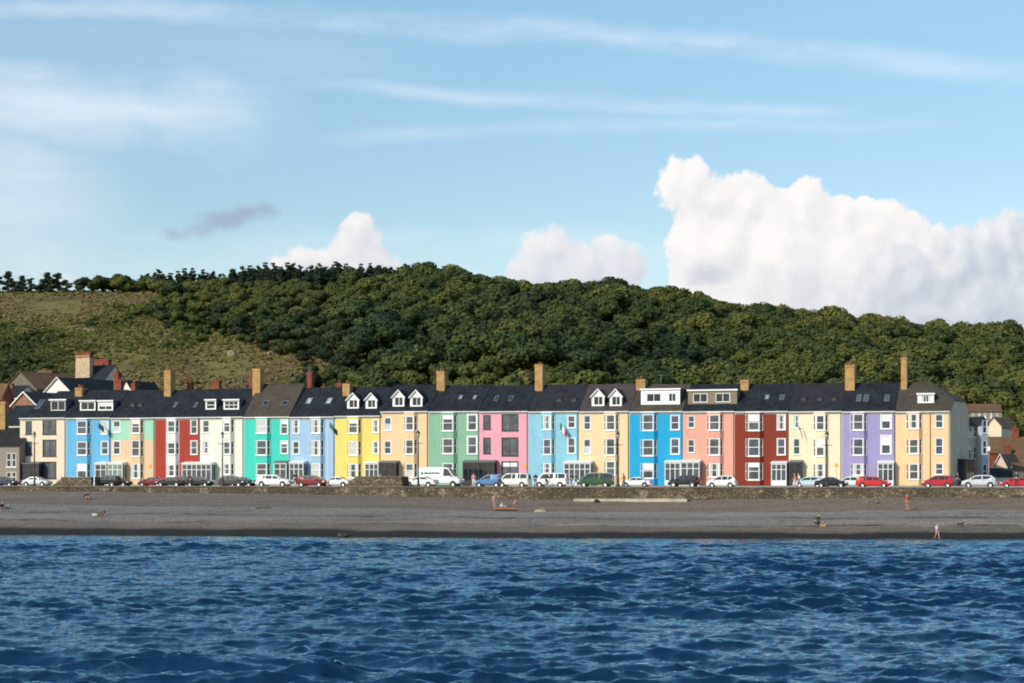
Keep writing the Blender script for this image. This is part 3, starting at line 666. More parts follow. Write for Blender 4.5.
# ------------------------------------------------------------------ ground, hill, beach, promenade, sea
def interp(x, pts):
    xs, ys = zip(*pts); return np.interp(x, xs, ys)
SKY = [(-200, 300), (0, 291), (60, 291), (110, 289), (150, 285), (200, 279), (260, 271), (340, 270), (420, 271), (460, 275), (490, 283), (520, 288), (560, 289), (600, 290), (640, 292), (680, 298), (720, 307), (760, 313), (800, 316), (840, 320), (900, 327), (960, 332), (1024, 337), (1250, 350)]
TREEH = [(-200, 0), (60, 1), (150, 6), (220, 14), (1250, 15)]
YF, YC = 345.0, 625.0
def fbm2(X, Y, seed, octs=4, lac=2.0):
    rng = np.random.RandomState(seed); out = np.zeros_like(X, dtype=float); a = 1.0; f = 1.0
    for o in range(octs):
        for k in range(4):
            th = rng.uniform(0, 2*PI); ph = rng.uniform(0, 2*PI); out += a*0.35*np.sin(f*(X*np.cos(th)+Y*np.sin(th))*rng.uniform(.7, 1.3) + ph + 0.8*np.sin(f*0.7*(Y*np.cos(th)-X*np.sin(th)) + ph*2))
        a *= 0.5; f *= lac
    return out
def ground_z(X, Y):
    X = np.asarray(X, float); Y = np.asarray(Y, float)
    px = 512 + F*X/np.maximum(Y, 1.0)
    gy = interp(px, SKY) + interp(px, TREEH)
    zc = CAMH + (YH - gy)*YC/F
    t = (Y - YF)/(YC - YF); tc = np.clip(t, 0, 1)
    g = 0.80*tc + 0.20*(3*tc**2 - 2*tc**3)
    g = np.where(t < 0, 0.0, g)
    z = 6.5 + (zc - 6.5)*g
    z += np.sin(PI*tc)*(2.2*fbm2(X/45, Y/45, 3) + 0.8*fbm2(X/13, Y/13, 4, 3))
    z -= 8.0*np.exp(-((px-715)/85)**2)*np.sin(PI*np.clip(tc*1.25, 0, 1))
    z += 4.0*np.exp(-((px-545)/70)**2)*np.sin(PI*np.clip(tc*1.2, 0, 1))
    z -= np.clip(Y - YC, 0, 1e9)*0.06
    front = np.clip((Y - 285)/60, 0, 1)
    z = np.where(t < 0, 4.6 + 1.9*front, z)
    return z
_xs = np.unique(np.concatenate([np.arange(-1500, -300, 60), np.arange(-300, 301, 2.5), np.arange(300, 1501, 60)]))
_ys = np.unique(np.concatenate([np.arange(205, 345, 10), np.arange(345, 660, 2.5), np.arange(660, 900, 20), np.arange(900, 2400, 100)]))
GX, GY = np.meshgrid(_xs, _ys); GZ = ground_z(GX, GY)
# the seaward edge of this sheet dives under the beach in front of the sea wall
lineY = (P0.y + 20*FRONT.y) + (GX - P0.x - 20*FRONT.x)*(U.y/U.x)
GZ = np.where(GY < lineY + 3, -3.0, GZ)
def hill_mat():
    m, t, b = new_mat('hill_grass_and_bracken'); co = t.n('ShaderNodeTexCoord').outputs['Object']
    flat = t.scaled(co, (1, 1, 0.35))
    n1 = t.noise(flat, 0.035, 6, 0.62, 0.4); n2 = t.noise(flat, 0.16, 6, 0.66); n3 = t.noise(co, 1.1, 4, 0.6); n4 = t.noise(flat, 0.022, 5, 0.6, 1.0)
    k = t.math('ADD', t.math('MULTIPLY', n1, 0.45), t.math('ADD', t.math('MULTIPLY', n2, 0.4), t.math('MULTIPLY', n3, 0.15)))
    c = t.ramp(k, [(0.34, (0.035, 0.046, 0.012)), (0.43, (0.115, 0.120, 0.034)), (0.50, (0.200, 0.170, 0.066)), (0.57, (0.145, 0.132, 0.045)), (0.66, (0.30, 0.220, 0.115))])
    heath = t.mix(t.math('MULTIPLY', t.smooth(n4, 0.54, 0.64), 0.75), c, (0.105, 0.075, 0.058))
    bare = t.mix(t.math('MULTIPLY', t.smooth(t.noise(flat, 0.075, 5, 0.7, 0.8), 0.63, 0.70), 0.8), heath, (0.30, 0.22, 0.14))
    t.set(b.inputs['Base Color'], bare); b.inputs['Roughness'].default_value = 0.95; b.inputs['Specular IOR Level'].default_value = 0.1
    t.set(b.inputs['Normal'], t.bump(n3, 0.8, 0.5))
    return m
HILLM = hill_mat()
tag(np_mesh('hill_ground', np.stack([GX.ravel(), GY.ravel(), GZ.ravel()], 1), grid_faces(len(_ys), len(_xs)), HILLM, smooth=True), kind='structure')

def strip(name, off0, off1, z, m, kind='structure', s0=-260, s1=330, zb=None):
    a = P0 + U*s0; b = P0 + U*s1; mb = MB(); q = []
    for p, off in ((a, off0), (b, off0), (b, off1), (a, off1)): r = p + FRONT*off; q.append((r.x, r.y, z))
    n = 24
    if zb is None:
        for k in range(n):
            u0, u1 = k/n, (k+1)/n; L = lambda i, j, u: tuple(Vector(q[i]).lerp(Vector(q[j]), u))
            mb.poly([L(0, 1, u0), L(0, 1, u1), L(3, 2, u1), L(3, 2, u0)])
    else: mb.slab(q, z - zb)
    return tag(mb.build(name, m), kind=kind)
ASPH = plain('asphalt', (0.055, 0.054, 0.054), 0.9, var=0.2, scale=0.7, bump=0.3); CONC = plain('promenade_concrete', (0.33, 0.30, 0.265), 0.85, var=0.15, scale=0.6, bump=0.2)
KERB = plain('kerb_stone', (0.36, 0.35, 0.33), 0.85)
WALL_OFF = 20.0
strip('pavement', 5.2, -14, PAVE, plain('paving_slabs', (0.30, 0.285, 0.265), 0.85, scale=0.9))
strip('kerb', 5.35, 5.2, PAVE+0.004, KERB, zb=ROAD-0.1)
strip('road', 13.6, 5.35, ROAD, ASPH)
strip('kerb', 13.75, 13.6, PROM+0.004, KERB, zb=ROAD-0.1)
strip('promenade', WALL_OFF-0.4, 13.75, PROM, CONC)
for k in range(40):      # dashed centre line
    pass
_m = MB()
for k in range(60):
    a = P0 + U*(-120 + 5*k) + FRONT*8.2; b = a + U*2.0
    _m.poly([(a.x, a.y, ROAD+.004), (a.x + (b-a).x, a.y + (b-a).y, ROAD+.004), (b.x+BACK.x*.12, b.y+BACK.y*.12, ROAD+.004), (a.x+BACK.x*.12, a.y+BACK.y*.12, ROAD+.004)])
tag(_m.build('road_markings', plain('road_paint', (0.7, 0.7, 0.66), 0.7)), kind='structure')

# sea wall: coping and rubble face, foot follows the shingle
FOOT = [(-400, 491.5), (20, 491.5), (150, 492.5), (300, 494.5), (420, 497), (480, 499), (560, 500), (640, 500.5), (700, 500), (780, 499), (860, 498), (950, 497.5), (1400, 497)]
WTOP = 4.93
def wall_pt(s, off=WALL_OFF): return P0 + U*s + FRONT*off
def foot_z(X, Y): return CAMH + (YH - interp(512 + F*X/Y, FOOT))*Y/F
def seawall_mat():
    m, t, b = new_mat('sea_wall_stone'); co = t.n('ShaderNodeTexCoord').outputs['Object']
    rot = t.n('ShaderNodeMapping'); t.set(rot.inputs[0], co); rot.inputs['Rotation'].default_value = (0, 0, -TH)
    v = t.n('ShaderNodeTexVoronoi'); t.set(v.inputs['Vector'], t.scaled(rot.outputs[0], (2.0, 2.0, 3.2))); v.inputs['Scale'].default_value = 1.0; v.inputs['Randomness'].default_value = 0.9
    e = t.n('ShaderNodeTexVoronoi', feature='DISTANCE_TO_EDGE'); t.set(e.inputs['Vector'], t.scaled(rot.outputs[0], (2.0, 2.0, 3.2))); e.inputs['Scale'].default_value = 1.0; e.inputs['Randomness'].default_value = 0.9
    sep = t.n('ShaderNodeSeparateColor'); t.set(sep.inputs[0], v.outputs['Color'])
    c = t.ramp(sep.outputs[0], [(0.0, (0.11, 0.088, 0.062)), (0.35, (0.15, 0.118, 0.08)), (0.7, (0.20, 0.158, 0.108)), (1.0, (0.27, 0.215, 0.15))])
    big = t.noise(rot.outputs[0], 0.16, 5, 0.65); c = t.mix(t.math('MULTIPLY', t.smooth(big, 0.40, 0.58), 0.75), c, (0.085, 0.066, 0.046))
    lich = t.noise(rot.outputs[0], 0.5, 5, 0.7); c = t.mix(t.math('MULTIPLY', t.smooth(lich, 0.56, 0.66), 0.5), c, (0.42, 0.36, 0.27))
    c = t.mix(t.math('SUBTRACT', 0.45, t.math('MULTIPLY', t.smooth(e.outputs[0], 0.0, 0.06), 0.45)), c, (0.06, 0.05, 0.04))
    t.set(b.inputs['Base Color'], c); b.inputs['Roughness'].default_value = 0.92; b.inputs['Specular IOR Level'].default_value = 0.15
    t.set(b.inputs['Normal'], t.bump(t.math('ADD', t.smooth(e.outputs[0], 0, 0.12), t.math('MULTIPLY', sep.outputs[1], 0.5)), 0.9, 0.12))
    return m
SEAW = seawall_mat()
mb = MB(); N_ = 150
for k in range(N_):
    s0 = -150 + 400*k/N_; s1 = -150 + 400*(k+1)/N_
    a = wall_pt(s0, WALL_OFF+0.25); b = wall_pt(s1, WALL_OFF+0.25); c = wall_pt(s1); d = wall_pt(s0); e0 = wall_pt(s0, WALL_OFF-0.5); e1 = wall_pt(s1, WALL_OFF-0.5)
    mb.poly([(a.x, a.y, 1.5), (b.x, b.y, 1.5), (c.x, c.y, WTOP-0.12), (d.x, d.y, WTOP-0.12)])
wo = mb.build('sea_wall', SEAW); tag(wo, 'long rubble stone sea wall between the shingle beach and the promenade', 'sea wall')
mb = MB(); rng = random.Random(5); s = -150.0
while s < 250:
    L = rng.uniform(1.2, 2.2); dz = rng.uniform(-.015, .02); a = wall_pt(s+.01, WALL_OFF+.10); b = wall_pt(s+L-.01, WALL_OFF+.10); c = wall_pt(s+L-.01, WALL_OFF-.5); d = wall_pt(s+.01, WALL_OFF-.5)
    mb.slab([(p.x, p.y, WTOP+dz) for p in (a, b, c, d)], 0.16); s += L
mb.build('coping', plain('coping_stone', (0.15, 0.125, 0.10), 0.9, var=0.35, scale=0.6), wo)

# shingle beach
_px = np.concatenate([np.linspace(-500, -60, 30), np.linspace(-50, 1080, 700), np.linspace(1100, 1600, 30)])
_vs = np.concatenate([np.linspace(-0.08, 1.0, 190), np.linspace(1.02, 1.5, 20)])
SHORE = [(-500, 534), (20, 535), (150, 535.5), (343, 537), (500, 538), (640, 538.3), (820, 539), (900, 538.8), (1024, 539.5), (1600, 540)]
def beach_pt(px, v):
    """v = 0 at the wall foot, 1 at the water's edge"""
    s = np.array([s_at(p, WALL_OFF+0.22) for p in np.atleast_1d(px)]); Xw = P0.x + U.x*s + FRONT.x*(WALL_OFF+.22); Yw = P0.y + U.y*s + FRONT.y*(WALL_OFF+.22)
    zw = foot_z(Xw, Yw); Ys = CAMH*F/(interp(px, SHORE) - YH); Xs = (np.atleast_1d(px) - 512)/F*Ys
    X = Xw + (Xs - Xw)*v; Y = Yw + (Ys - Yw)*v
    prof = np.where(v < 1, zw*(1 - np.clip(v, -1, 1)*1.0), -(v-1)*2.2)
    return X, Y, prof
PX, VV = np.meshgrid(_px, _vs); BX = np.zeros_like(PX); BY = BX.copy(); BZ = BX.copy()
s_c = np.array([s_at(p, WALL_OFF+0.22) for p in _px])
for i, v in enumerate(_vs): BX[i], BY[i], BZ[i] = beach_pt(_px, v)
berm = lambda c, w, h: h*np.exp(-((VV - c - 0.012*fbm2(BX/22, BX*0+3, 9))/w)**2)
BZ += berm(0.44, 0.05, 0.16) + berm(0.62, 0.03, 0.12) + berm(0.80, 0.035, 0.10)
BZ += np.where((VV > 0) & (VV < 0.97), 0.05*fbm2(BX/2.1, BY/2.8, 12, 4), 0) + 0.06*fbm2(BX/9, BY/12, 13, 3)*(VV > 0)*(VV < 0.97)
BV = VV.copy()
def beach_mat():
    m, t, b = new_mat('beach_shingle'); co = t.n('ShaderNodeTexCoord').outputs['Object']
    at = t.n('ShaderNodeAttribute', attribute_name='tide').outputs['Fac']
    wob = t.noise(t.scaled(co, (0.06, 0.06, 0.06)), 1.0, 5, 0.6); v = t.math('ADD', at, t.math('MULTIPLY', t.math('SUBTRACT', wob, 0.5), 0.15))
    lng = t.noise(t.scaled(co, (0.05, 0.35, 0.35)), 1.0, 6, 0.65, 0.3)
    peb = t.n('ShaderNodeTexVoronoi'); t.set(peb.inputs['Vector'], co); peb.inputs['Scale'].default_value = 5.0
    sp = t.n('ShaderNodeSeparateColor'); t.set(sp.inputs[0], peb.outputs['Color'])
    gr = t.noise(co, 1.6, 5, 0.7)
    base = t.ramp(v, [(0.0, (0.225, 0.178, 0.138)), (0.34, (0.180, 0.142, 0.112)), (0.39, (0.29, 0.262, 0.235)), (0.55, (0.205, 0.185, 0.165)), (0.68, (0.27, 0.238, 0.205)), (0.78, (0.20, 0.160, 0.122)), (0.90, (0.15, 0.125, 0.10))])
    sx = t.n('ShaderNodeSeparateXYZ'); t.set(sx.inputs[0], co); lr = t.smooth(t.math('ADD', sx.outputs[0], t.math('MULTIPLY', t.math('SUBTRACT', wob, 0.5), 30.0)), -25, 15)
    base = t.mix(t.math('MULTIPLY', lr, t.math('SUBTRACT', 1.0, t.smooth(v, 0.30, 0.40))), base, (0.235, 0.178, 0.135)); base = t.mix(t.math('MULTIPLY', t.math('SUBTRACT', 1.0, lr), 0.35), base, (0.215, 0.193, 0.174))
    k = t.math('ADD', t.math('MULTIPLY', sp.outputs[0], 0.35), t.math('ADD', t.math('MULTIPLY', gr, 0.38), t.math('MULTIPLY', lng, 0.60)))
    c = t.mix(1.0, base, t.ramp(k, [(0.32, 0.36), (0.55, 0.68), (0.78, 1.15)]), 'MULTIPLY')
    # strand lines of weed
    for cen, wd, amt in ((0.545, 0.012, 0.85), (0.72, 0.014, 0.85), (0.765, 0.009, 0.6)):
        d = t.math('ABSOLUTE', t.math('SUBTRACT', v, cen)); g = t.math('SUBTRACT', 1.0, t.smooth(d, wd*0.4, wd*1.4))
        br = t.smooth(t.noise(t.scaled(co, (0.16, 0.3, 0.3)), 1.0, 5, 0.75), 0.46, 0.60)
        c = t.mix(t.math('MULTIPLY', t.math('MULTIPLY', g, br), amt), c, (0.032, 0.026, 0.020))
    wet = t.smooth(v, 0.838, 0.895); c = t.mix(t.math('MULTIPLY', wet, 0.93), c, (0.017, 0.013, 0.010))
    t.set(b.inputs['Base Color'], c)
    t.set(b.inputs['Roughness'], t.math('SUBTRACT', 0.95, t.math('MULTIPLY', wet, 0.10))); b.inputs['Specular IOR Level'].default_value = 0.2
    t.set(b.inputs['Normal'], t.bump(t.math('ADD', peb.outputs['Distance'], gr), 0.7, 0.15))
    return m
tag(np_mesh('beach', np.stack([BX.ravel(), BY.ravel(), BZ.ravel()], 1), grid_faces(len(_vs), len(_px))[:, ::-1], beach_mat(), smooth=True, attrs={'tide': BV.ravel()}), kind='structure')

# --- the sea: two summed spectral tiles of unlike size, sampled on one fine sheet
def wave_tile(N, L, wind, wdir, seed, amp, small, spread=3):
    rng = np.random.RandomState(seed); k1 = np.fft.fftfreq(N, L/N)*2*PI; KX, KY = np.meshgrid(k1, k1); K = np.hypot(KX, KY); K[0, 0] = 1
    Lp = wind**2/9.81; cosf = (KX*math.cos(wdir) + KY*math.sin(wdir))/K
    P = np.exp(-1/(K*Lp)**2)/K**4*(np.abs(cosf)**spread*0.93 + 0.07)*np.exp(-(K*small)**2); P[0, 0] = 0
    h = (rng.normal(size=(N, N)) + 1j*rng.normal(size=(N, N)))*np.sqrt(P/2)
    z = np.fft.ifft2(h).real; sc = amp/z.std()
    dx = np.fft.ifft2(-1j*h*KX/K).real*sc; dy = np.fft.ifft2(-1j*h*KY/K).real*sc
    return z*sc, dx, dy, L
def sample(tile, X, Y, ang):
    z, dx, dy, L = tile; N = z.shape[0]; c, s = math.cos(ang), math.sin(ang)
    u = ((X*c + Y*s)/L*N) % N; v = ((-X*s + Y*c)/L*N) % N; i = u.astype(int); j = v.astype(int); fu = u - i; fv = v - j; i1 = (i+1) % N; j1 = (j+1) % N
    def bl(a): return a[j, i]*(1-fu)*(1-fv) + a[j, i1]*fu*(1-fv) + a[j1, i]*(1-fu)*fv + a[j1, i1]*fu*fv
    a, b = bl(dx), bl(dy)
    return bl(z), a*c - b*s, a*s + b*c
T1 = wave_tile(1024, 137.0, 2.25, R(85), 21, 0.076, 0.10, 8)
T0 = wave_tile(512, 173.0, 3.1, R(80), 24, 0.055, 0.5, 16)
T2 = wave_tile(512, 61.0, 1.45, R(92), 22, 0.027, 0.05, 5)
T3 = wave_tile(512, 29.0, 0.95, R(75), 23, 0.011, 0.03, 4)
rows = [22.0]
while rows[-1] < 206: rows.append(rows[-1] + min(0.30, 0.10 + rows[-1]*0.0011))
rows = np.array(rows); q = np.linspace(-0.46, 0.46, 900)
WX = q[None, :]*rows[:, None]; WY = np.repeat(rows[:, None], len(q), 1)
Z0, A0, B0 = sample(T0, WX, WY, -0.12); Z1, A1, B1 = sample(T1, WX, WY, 0.0); Z2, A2, B2 = sample(T2, WX, WY, 0.28); Z3, A3, B3 = sample(T3, WX, WY, -0.25)
px_w = 512 + F*q; ysh = CAMH*F/(interp(px_w, SHORE) - YH)
calm = np.clip((ysh[None, :] + 1.5 - WY)/26, 0.10, 1)
big = 1 + 0.55*np.clip(fbm2(WX/14, WY/7, 31, 3), -0.9, 1.2)
WZ = (Z0*big + Z1*big + Z2 + Z3)*calm; ch = 0.9*calm
WXd = WX - (A0*big + A1*big + A2 + A3)*ch; WYd = WY - (B0*big + B1*big + B2 + B3)*ch
def water_mat():
    m = bpy.data.materials.new('sea_water'); m.use_nodes = True; t = NT(m.node_tree); out = t.n('ShaderNodeOutputMaterial'); co = t.n('ShaderNodeTexCoord').outputs['Object']
    n = t.noise(t.scaled(co, (0.03, 0.06, 0.06)), 1.0, 4, 0.6)
    r1 = t.noise(t.scaled(co, (0.50, 1.7, 1.0)), 2.6, 5, 0.62, 0.6); r2 = t.noise(t.scaled(co, (0.8, 1.8, 1.0)), 9.0, 3, 0.6)
    nm = t.bump(t.math('ADD', r1, t.math('MULTIPLY', r2, 0.25)), 0.42, 0.10)
    d = t.n('ShaderNodeBsdfDiffuse'); t.set(d.inputs['Color'], t.ramp(n, [(0.3, (0.0015, 0.012, 0.040)), (0.7, (0.003, 0.023, 0.068))])); t.set(d.inputs['Normal'], nm)
    g = t.n('ShaderNodeBsdfGlossy'); g.inputs['Color'].default_value = (0.68, 0.90, 1.0, 1); g.inputs['Roughness'].default_value = 0.05; t.set(g.inputs['Normal'], nm)
    f = t.n('ShaderNodeFresnel'); f.inputs['IOR'].default_value = 1.62; t.set(f.inputs['Normal'], nm)
    mx = t.n('ShaderNodeMixShader'); t.set(mx.inputs[0], f.outputs[0]); t.set(mx.inputs[1], d.outputs[0]); t.set(mx.inputs[2], g.outputs[0]); t.set(out.inputs[0], mx.outputs[0])
    return m
WATER = water_mat()
tag(np_mesh('sea', np.stack([WXd.ravel(), WYd.ravel(), WZ.ravel()], 1), grid_faces(len(rows), len(q)), WATER, smooth=True), kind='structure')
def foam():
    m, t, b = new_mat('swash_foam'); co = t.n('ShaderNodeTexCoord').outputs['Object']; b.inputs['Base Color'].default_value = (0.75, 0.77, 0.78, 1); b.inputs['Roughness'].default_value = 0.7
    n = t.noise(t.scaled(co, (0.35, 0.9, 1)), 1.0, 6, 0.7); t.set(b.inputs['Alpha'], t.math('MULTIPLY', t.smooth(n, 0.50, 0.62), 0.8))
    xs_ = np.linspace(-75, 75, 400); V = []
    for x in xs_:
        Yw = 190.0
        for _ in range(3): Yw = CAMH*F/(interp(512 + F*x/Yw, SHORE) - YH)
        wd = 0.35 + 0.5*max(0, math.sin(x*.11) + .6*math.sin(x*.29 + 1)); V += [(x, Yw + .25 + .25*math.sin(x*.37), 0.05), (x, Yw - wd - .4, 0.16)]
    return tag(np_mesh('swash_foam', np.array(V), grid_faces(len(xs_), 2)[:, ::-1], m, smooth=True), kind='stuff')
foam()
mb = MB(); mb.poly([(-1500, -800, -0.75), (1500, -800, -0.75), (1500, 230, -0.75), (-1500, 230, -0.75)])
tag(mb.build('outer_water', WATER), kind='structure')

# ------------------------------------------------------------------ trees
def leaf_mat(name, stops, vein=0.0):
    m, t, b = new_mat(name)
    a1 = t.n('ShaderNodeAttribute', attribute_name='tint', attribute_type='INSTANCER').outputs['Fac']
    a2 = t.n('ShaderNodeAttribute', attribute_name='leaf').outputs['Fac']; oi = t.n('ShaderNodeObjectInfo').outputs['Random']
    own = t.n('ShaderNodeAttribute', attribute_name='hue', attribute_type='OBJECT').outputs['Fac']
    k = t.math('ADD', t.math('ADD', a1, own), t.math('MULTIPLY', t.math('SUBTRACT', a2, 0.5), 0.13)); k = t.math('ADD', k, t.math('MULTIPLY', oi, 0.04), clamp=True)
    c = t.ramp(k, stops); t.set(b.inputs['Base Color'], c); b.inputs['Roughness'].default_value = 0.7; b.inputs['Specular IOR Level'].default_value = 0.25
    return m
LEAF = leaf_mat('broadleaf_foliage', [(0.0, (0.017, 0.028, 0.012)), (0.25, (0.041, 0.059, 0.016)), (0.5, (0.078, 0.090, 0.020)), (0.75, (0.120, 0.118, 0.027)), (1.0, (0.160, 0.125, 0.034))])
NEEDLE = leaf_mat('pine_needles', [(0.0, (0.010, 0.020, 0.010)), (0.5, (0.020, 0.034, 0.014)), (1.0, (0.045, 0.055, 0.02))])
GORSE = leaf_mat('gorse_and_bracken', [(0.0, (0.020, 0.034, 0.010)), (0.3, (0.075, 0.088, 0.018)), (0.5, (0.140, 0.138, 0.036)), (0.7, (0.21, 0.165, 0.060)), (0.85, (0.26, 0.19, 0.095)), (1.0, (0.14, 0.09, 0.06))])
BARK = plain('bark', (0.075, 0.055, 0.04), 0.9, var=0.3)
def leaf_quads(cen, nor, size, rng):
    n = len(cen); nor = nor/np.linalg.norm(nor, axis=1)[:, None]; up = rng.normal(size=(n, 3)); t1 = np.cross(nor, up); t1 /= np.linalg.norm(t1, axis=1)[:, None]; t2 = np.cross(nor, t1)
    sa = (size*rng.uniform(.7, 1.3, n))[:, None]; sb = sa*rng.uniform(.6, 1.0, n)[:, None]
    v = np.stack([cen - t1*sa - t2*sb*.6, cen + t1*sa*.7 - t2*sb, cen + t1*sa + t2*sb*.7, cen - t1*sa*.6 + t2*sb], 1).reshape(-1, 3)
    return v
def ico(): 
    bm = bmesh.new(); bmesh.ops.create_icosphere(bm, subdivisions=1, radius=1); v = np.array([x.co[:] for x in bm.verts]); f = np.array([[x.index for x in fc.verts] for fc in bm.faces]); bm.free(); return v, f
ICO_V, ICO_F = ico()
def sphere_pts(n, rng):
    d = rng.normal(size=(n, 3)); return d/np.linalg.norm(d, axis=1)[:, None]
def crown_mesh(name, kind, seed, dens=1.0):
    rng = np.random.RandomState(seed); V = []; Fq = []; L = []; nv = 0; lobes = []; trunk = None
    if kind == 'broad':
        R0, H0 = 3.5, 7.6; zc = 4.7
        for k in range(11):
            d = sphere_pts(1, rng)[0]; d[2] = abs(d[2])*0.9 - 0.25; rad = rng.uniform(1.15, 1.9); lobes.append((np.array([d[0]*2.1, d[1]*2.1, zc + d[2]*2.0]), rad, (1, 1, .85)))
        lobes.append((np.array([0, 0, zc]), 2.3, (1, 1, .9))); ls, n0 = 0.29, 110
    elif kind == 'scrub':
        for k in range(6):
            d = sphere_pts(1, rng)[0]; lobes.append((np.array([d[0]*1.3, d[1]*1.3, .7+abs(d[2])*.5]), rng.uniform(.6, 1.1), (1, 1, .8)))
        ls, n0 = 0.24, 60
    elif kind == 'conifer':
        H0 = 9.5
        for k in range(9):
            z = 0.7 + k*0.95; r = 2.7*(1 - k/9.9)**0.75
            for j in range(max(1, int(4 - k*0.35))):
                a = rng.uniform(0, 2*PI); lobes.append((np.array([math.cos(a)*r*.45, math.sin(a)*r*.45, z + rng.uniform(-.25, .25)]), r*0.72, (1, 1, .6)))
        ls, n0 = 0.28, 34
    else:                                   # wind-shaped pine, bare below
        for k in range(9):
            a = rng.uniform(0, 2*PI); z = 1.1 + 5.3*(k+rng.uniform(0, .8))/9; r = rng.uniform(.3, 1.25)*(1.2 if z < 4.8 else .6); lobes.append((np.array([math.cos(a)*r, math.sin(a)*r, z]), rng.uniform(.65, 1.15), (1.15, 1.15, .75)))
        ls, n0 = 0.24, 60
    core_v = []; core_f = []; cn = 0
    for (c, rad, sc) in lobes:
        n = int(n0*dens*rad**1.3/1.5) + 6; d = sphere_pts(n, rng); rr_ = rad*rng.uniform(.80, 1.08, n)[:, None]
        cen = c + d*rr_*np.array(sc); nor = d + rng.normal(size=(n, 3))*0.30
        V.append(leaf_quads(cen, nor, ls, rng)); L.append(np.repeat(rng.uniform(0, 1, n)*.7 + rng.uniform(0, .3), 4))
        core_v.append(c + ICO_V*rad*0.80*np.array(sc)*rng.uniform(.9, 1.1, (len(ICO_V), 1))); core_f.append(ICO_F + cn); cn += len(ICO_V)
    V = np.concatenate(V); L = np.concatenate(L); q = np.arange(len(V)).reshape(-1, 4); cv = np.concatenate(core_v); cf = np.concatenate(core_f)
    # quads as two triangles so core and leaves share one mesh
    tri = np.concatenate([q[:, [0, 1, 2]], q[:, [0, 2, 3]], cf + len(V)]); V = np.concatenate([V, cv]); L = np.concatenate([L, np.full(len(cv), 0.0)])
    return np_mesh(name, V, tri, NEEDLE if kind in ('conifer', 'pine') else (GORSE if kind == 'scrub' else LEAF), 'MESH', attrs={'leaf': L})
def trunk_mesh(kind):
    rng = random.Random(4); m = MB(); h = {'broad': 5.0, 'conifer': 9.0, 'pine': 6.2}[kind]
    pts = [Vector((0, 0, -.6))]; 
    for k in range(1, 5): pts.append(Vector((rng.uniform(-.15, .15)*k, rng.uniform(-.15, .15)*k, h*k/4)))
    for k in range(4): m.tube(pts[k], pts[k+1], .24*(1-k*.2), .24*(1-(k+1)*.2), 8)
    for k in range(6 if kind != 'conifer' else 0):
        b = pts[2 + k % 2]; a = rng.uniform(0, 6.28); m.tube(b, b + Vector((math.cos(a)*1.7, math.sin(a)*1.7, rng.uniform(.5, 1.3))), .09, .03, 6)
    o = m.build('trunk', BARK); me = o.data; bpy.data.objects.remove(o); return me
PROTO = {k: [crown_mesh('crown_%s' % k, k, 100*i + s) for i in range(n)] for s, (k, n) in enumerate((('broad', 6), ('scrub', 4), ('conifer', 4), ('pine', 4)))}
TRUNK = {k: trunk_mesh(k) for k in ('broad', 'conifer', 'pine')}
def scatter(name, meshes, pos, rot, scl, tint, which):
    """one object of uncountable growth: points carrying instances"""
    me = bpy.data.meshes.new(name); me.vertices.add(len(pos)); me.vertices.foreach_set('co', np.asarray(pos, np.float32).ravel())
    def at(nm, ty, dat, key='value'): a = me.attributes.new(nm, ty, 'POINT'); a.data.foreach_set(key, dat)
    at('rot', 'FLOAT_VECTOR', np.asarray(rot, np.float32).ravel(), 'vector'); at('scl', 'FLOAT_VECTOR', np.asarray(scl, np.float32).ravel(), 'vector')
    at('tint', 'FLOAT', np.asarray(tint, np.float32)); at('which', 'INT', np.asarray(which, np.int32)); me.update()
    o = link(name, me); gt = bpy.data.node_groups.new(name, 'GeometryNodeTree')
    gt.interface.new_socket('Geometry', in_out='INPUT', socket_type='NodeSocketGeometry'); gt.interface.new_socket('Geometry', in_out='OUTPUT', socket_type='NodeSocketGeometry')
    N = gt.nodes; Lk = gt.links; gi = N.new('NodeGroupInput'); go = N.new('NodeGroupOutput'); ip = N.new('GeometryNodeInstanceOnPoints'); gg = N.new('GeometryNodeGeometryToInstance')
    holder = bpy.data.collections.new(name + '_kinds')
    for k, m_ in enumerate(meshes):
        p = bpy.data.objects.new('%s_%02d' % (name, k), m_); holder.objects.link(p)
    ci = N.new('GeometryNodeCollectionInfo'); ci.inputs['Collection'].default_value = holder; ci.inputs['Separate Children'].default_value = True; ci.inputs['Reset Children'].default_value = True
    def nat(nm, ty):
        a = N.new('GeometryNodeInputNamedAttribute'); a.data_type = ty; a.inputs['Name'].default_value = nm; return a.outputs[0]
    Lk.new(gi.outputs[0], ip.inputs['Points']); Lk.new(ci.outputs[0], ip.inputs['Instance']); ip.inputs['Pick Instance'].default_value = True
    Lk.new(nat('which', 'INT'), ip.inputs['Instance Index'])
    er = N.new('FunctionNodeEulerToRotation'); Lk.new(nat('rot', 'FLOAT_VECTOR'), er.inputs[0]); Lk.new(er.outputs[0], ip.inputs['Rotation']); Lk.new(nat('scl', 'FLOAT_VECTOR'), ip.inputs['Scale'])
    Lk.new(ip.outputs[0], go.inputs[0]); N.remove(gg)
    md = o.modifiers.new('growth', 'NODES'); md.node_group = gt
    return tag(o, kind='stuff')
def pix(X, Y, Zz): return 512 + F*X/Y, YH - F*(Zz - CAMH)/Y
rs = np.random.RandomState(77)
OCC = []                                    # places taken by trees that are things of their own
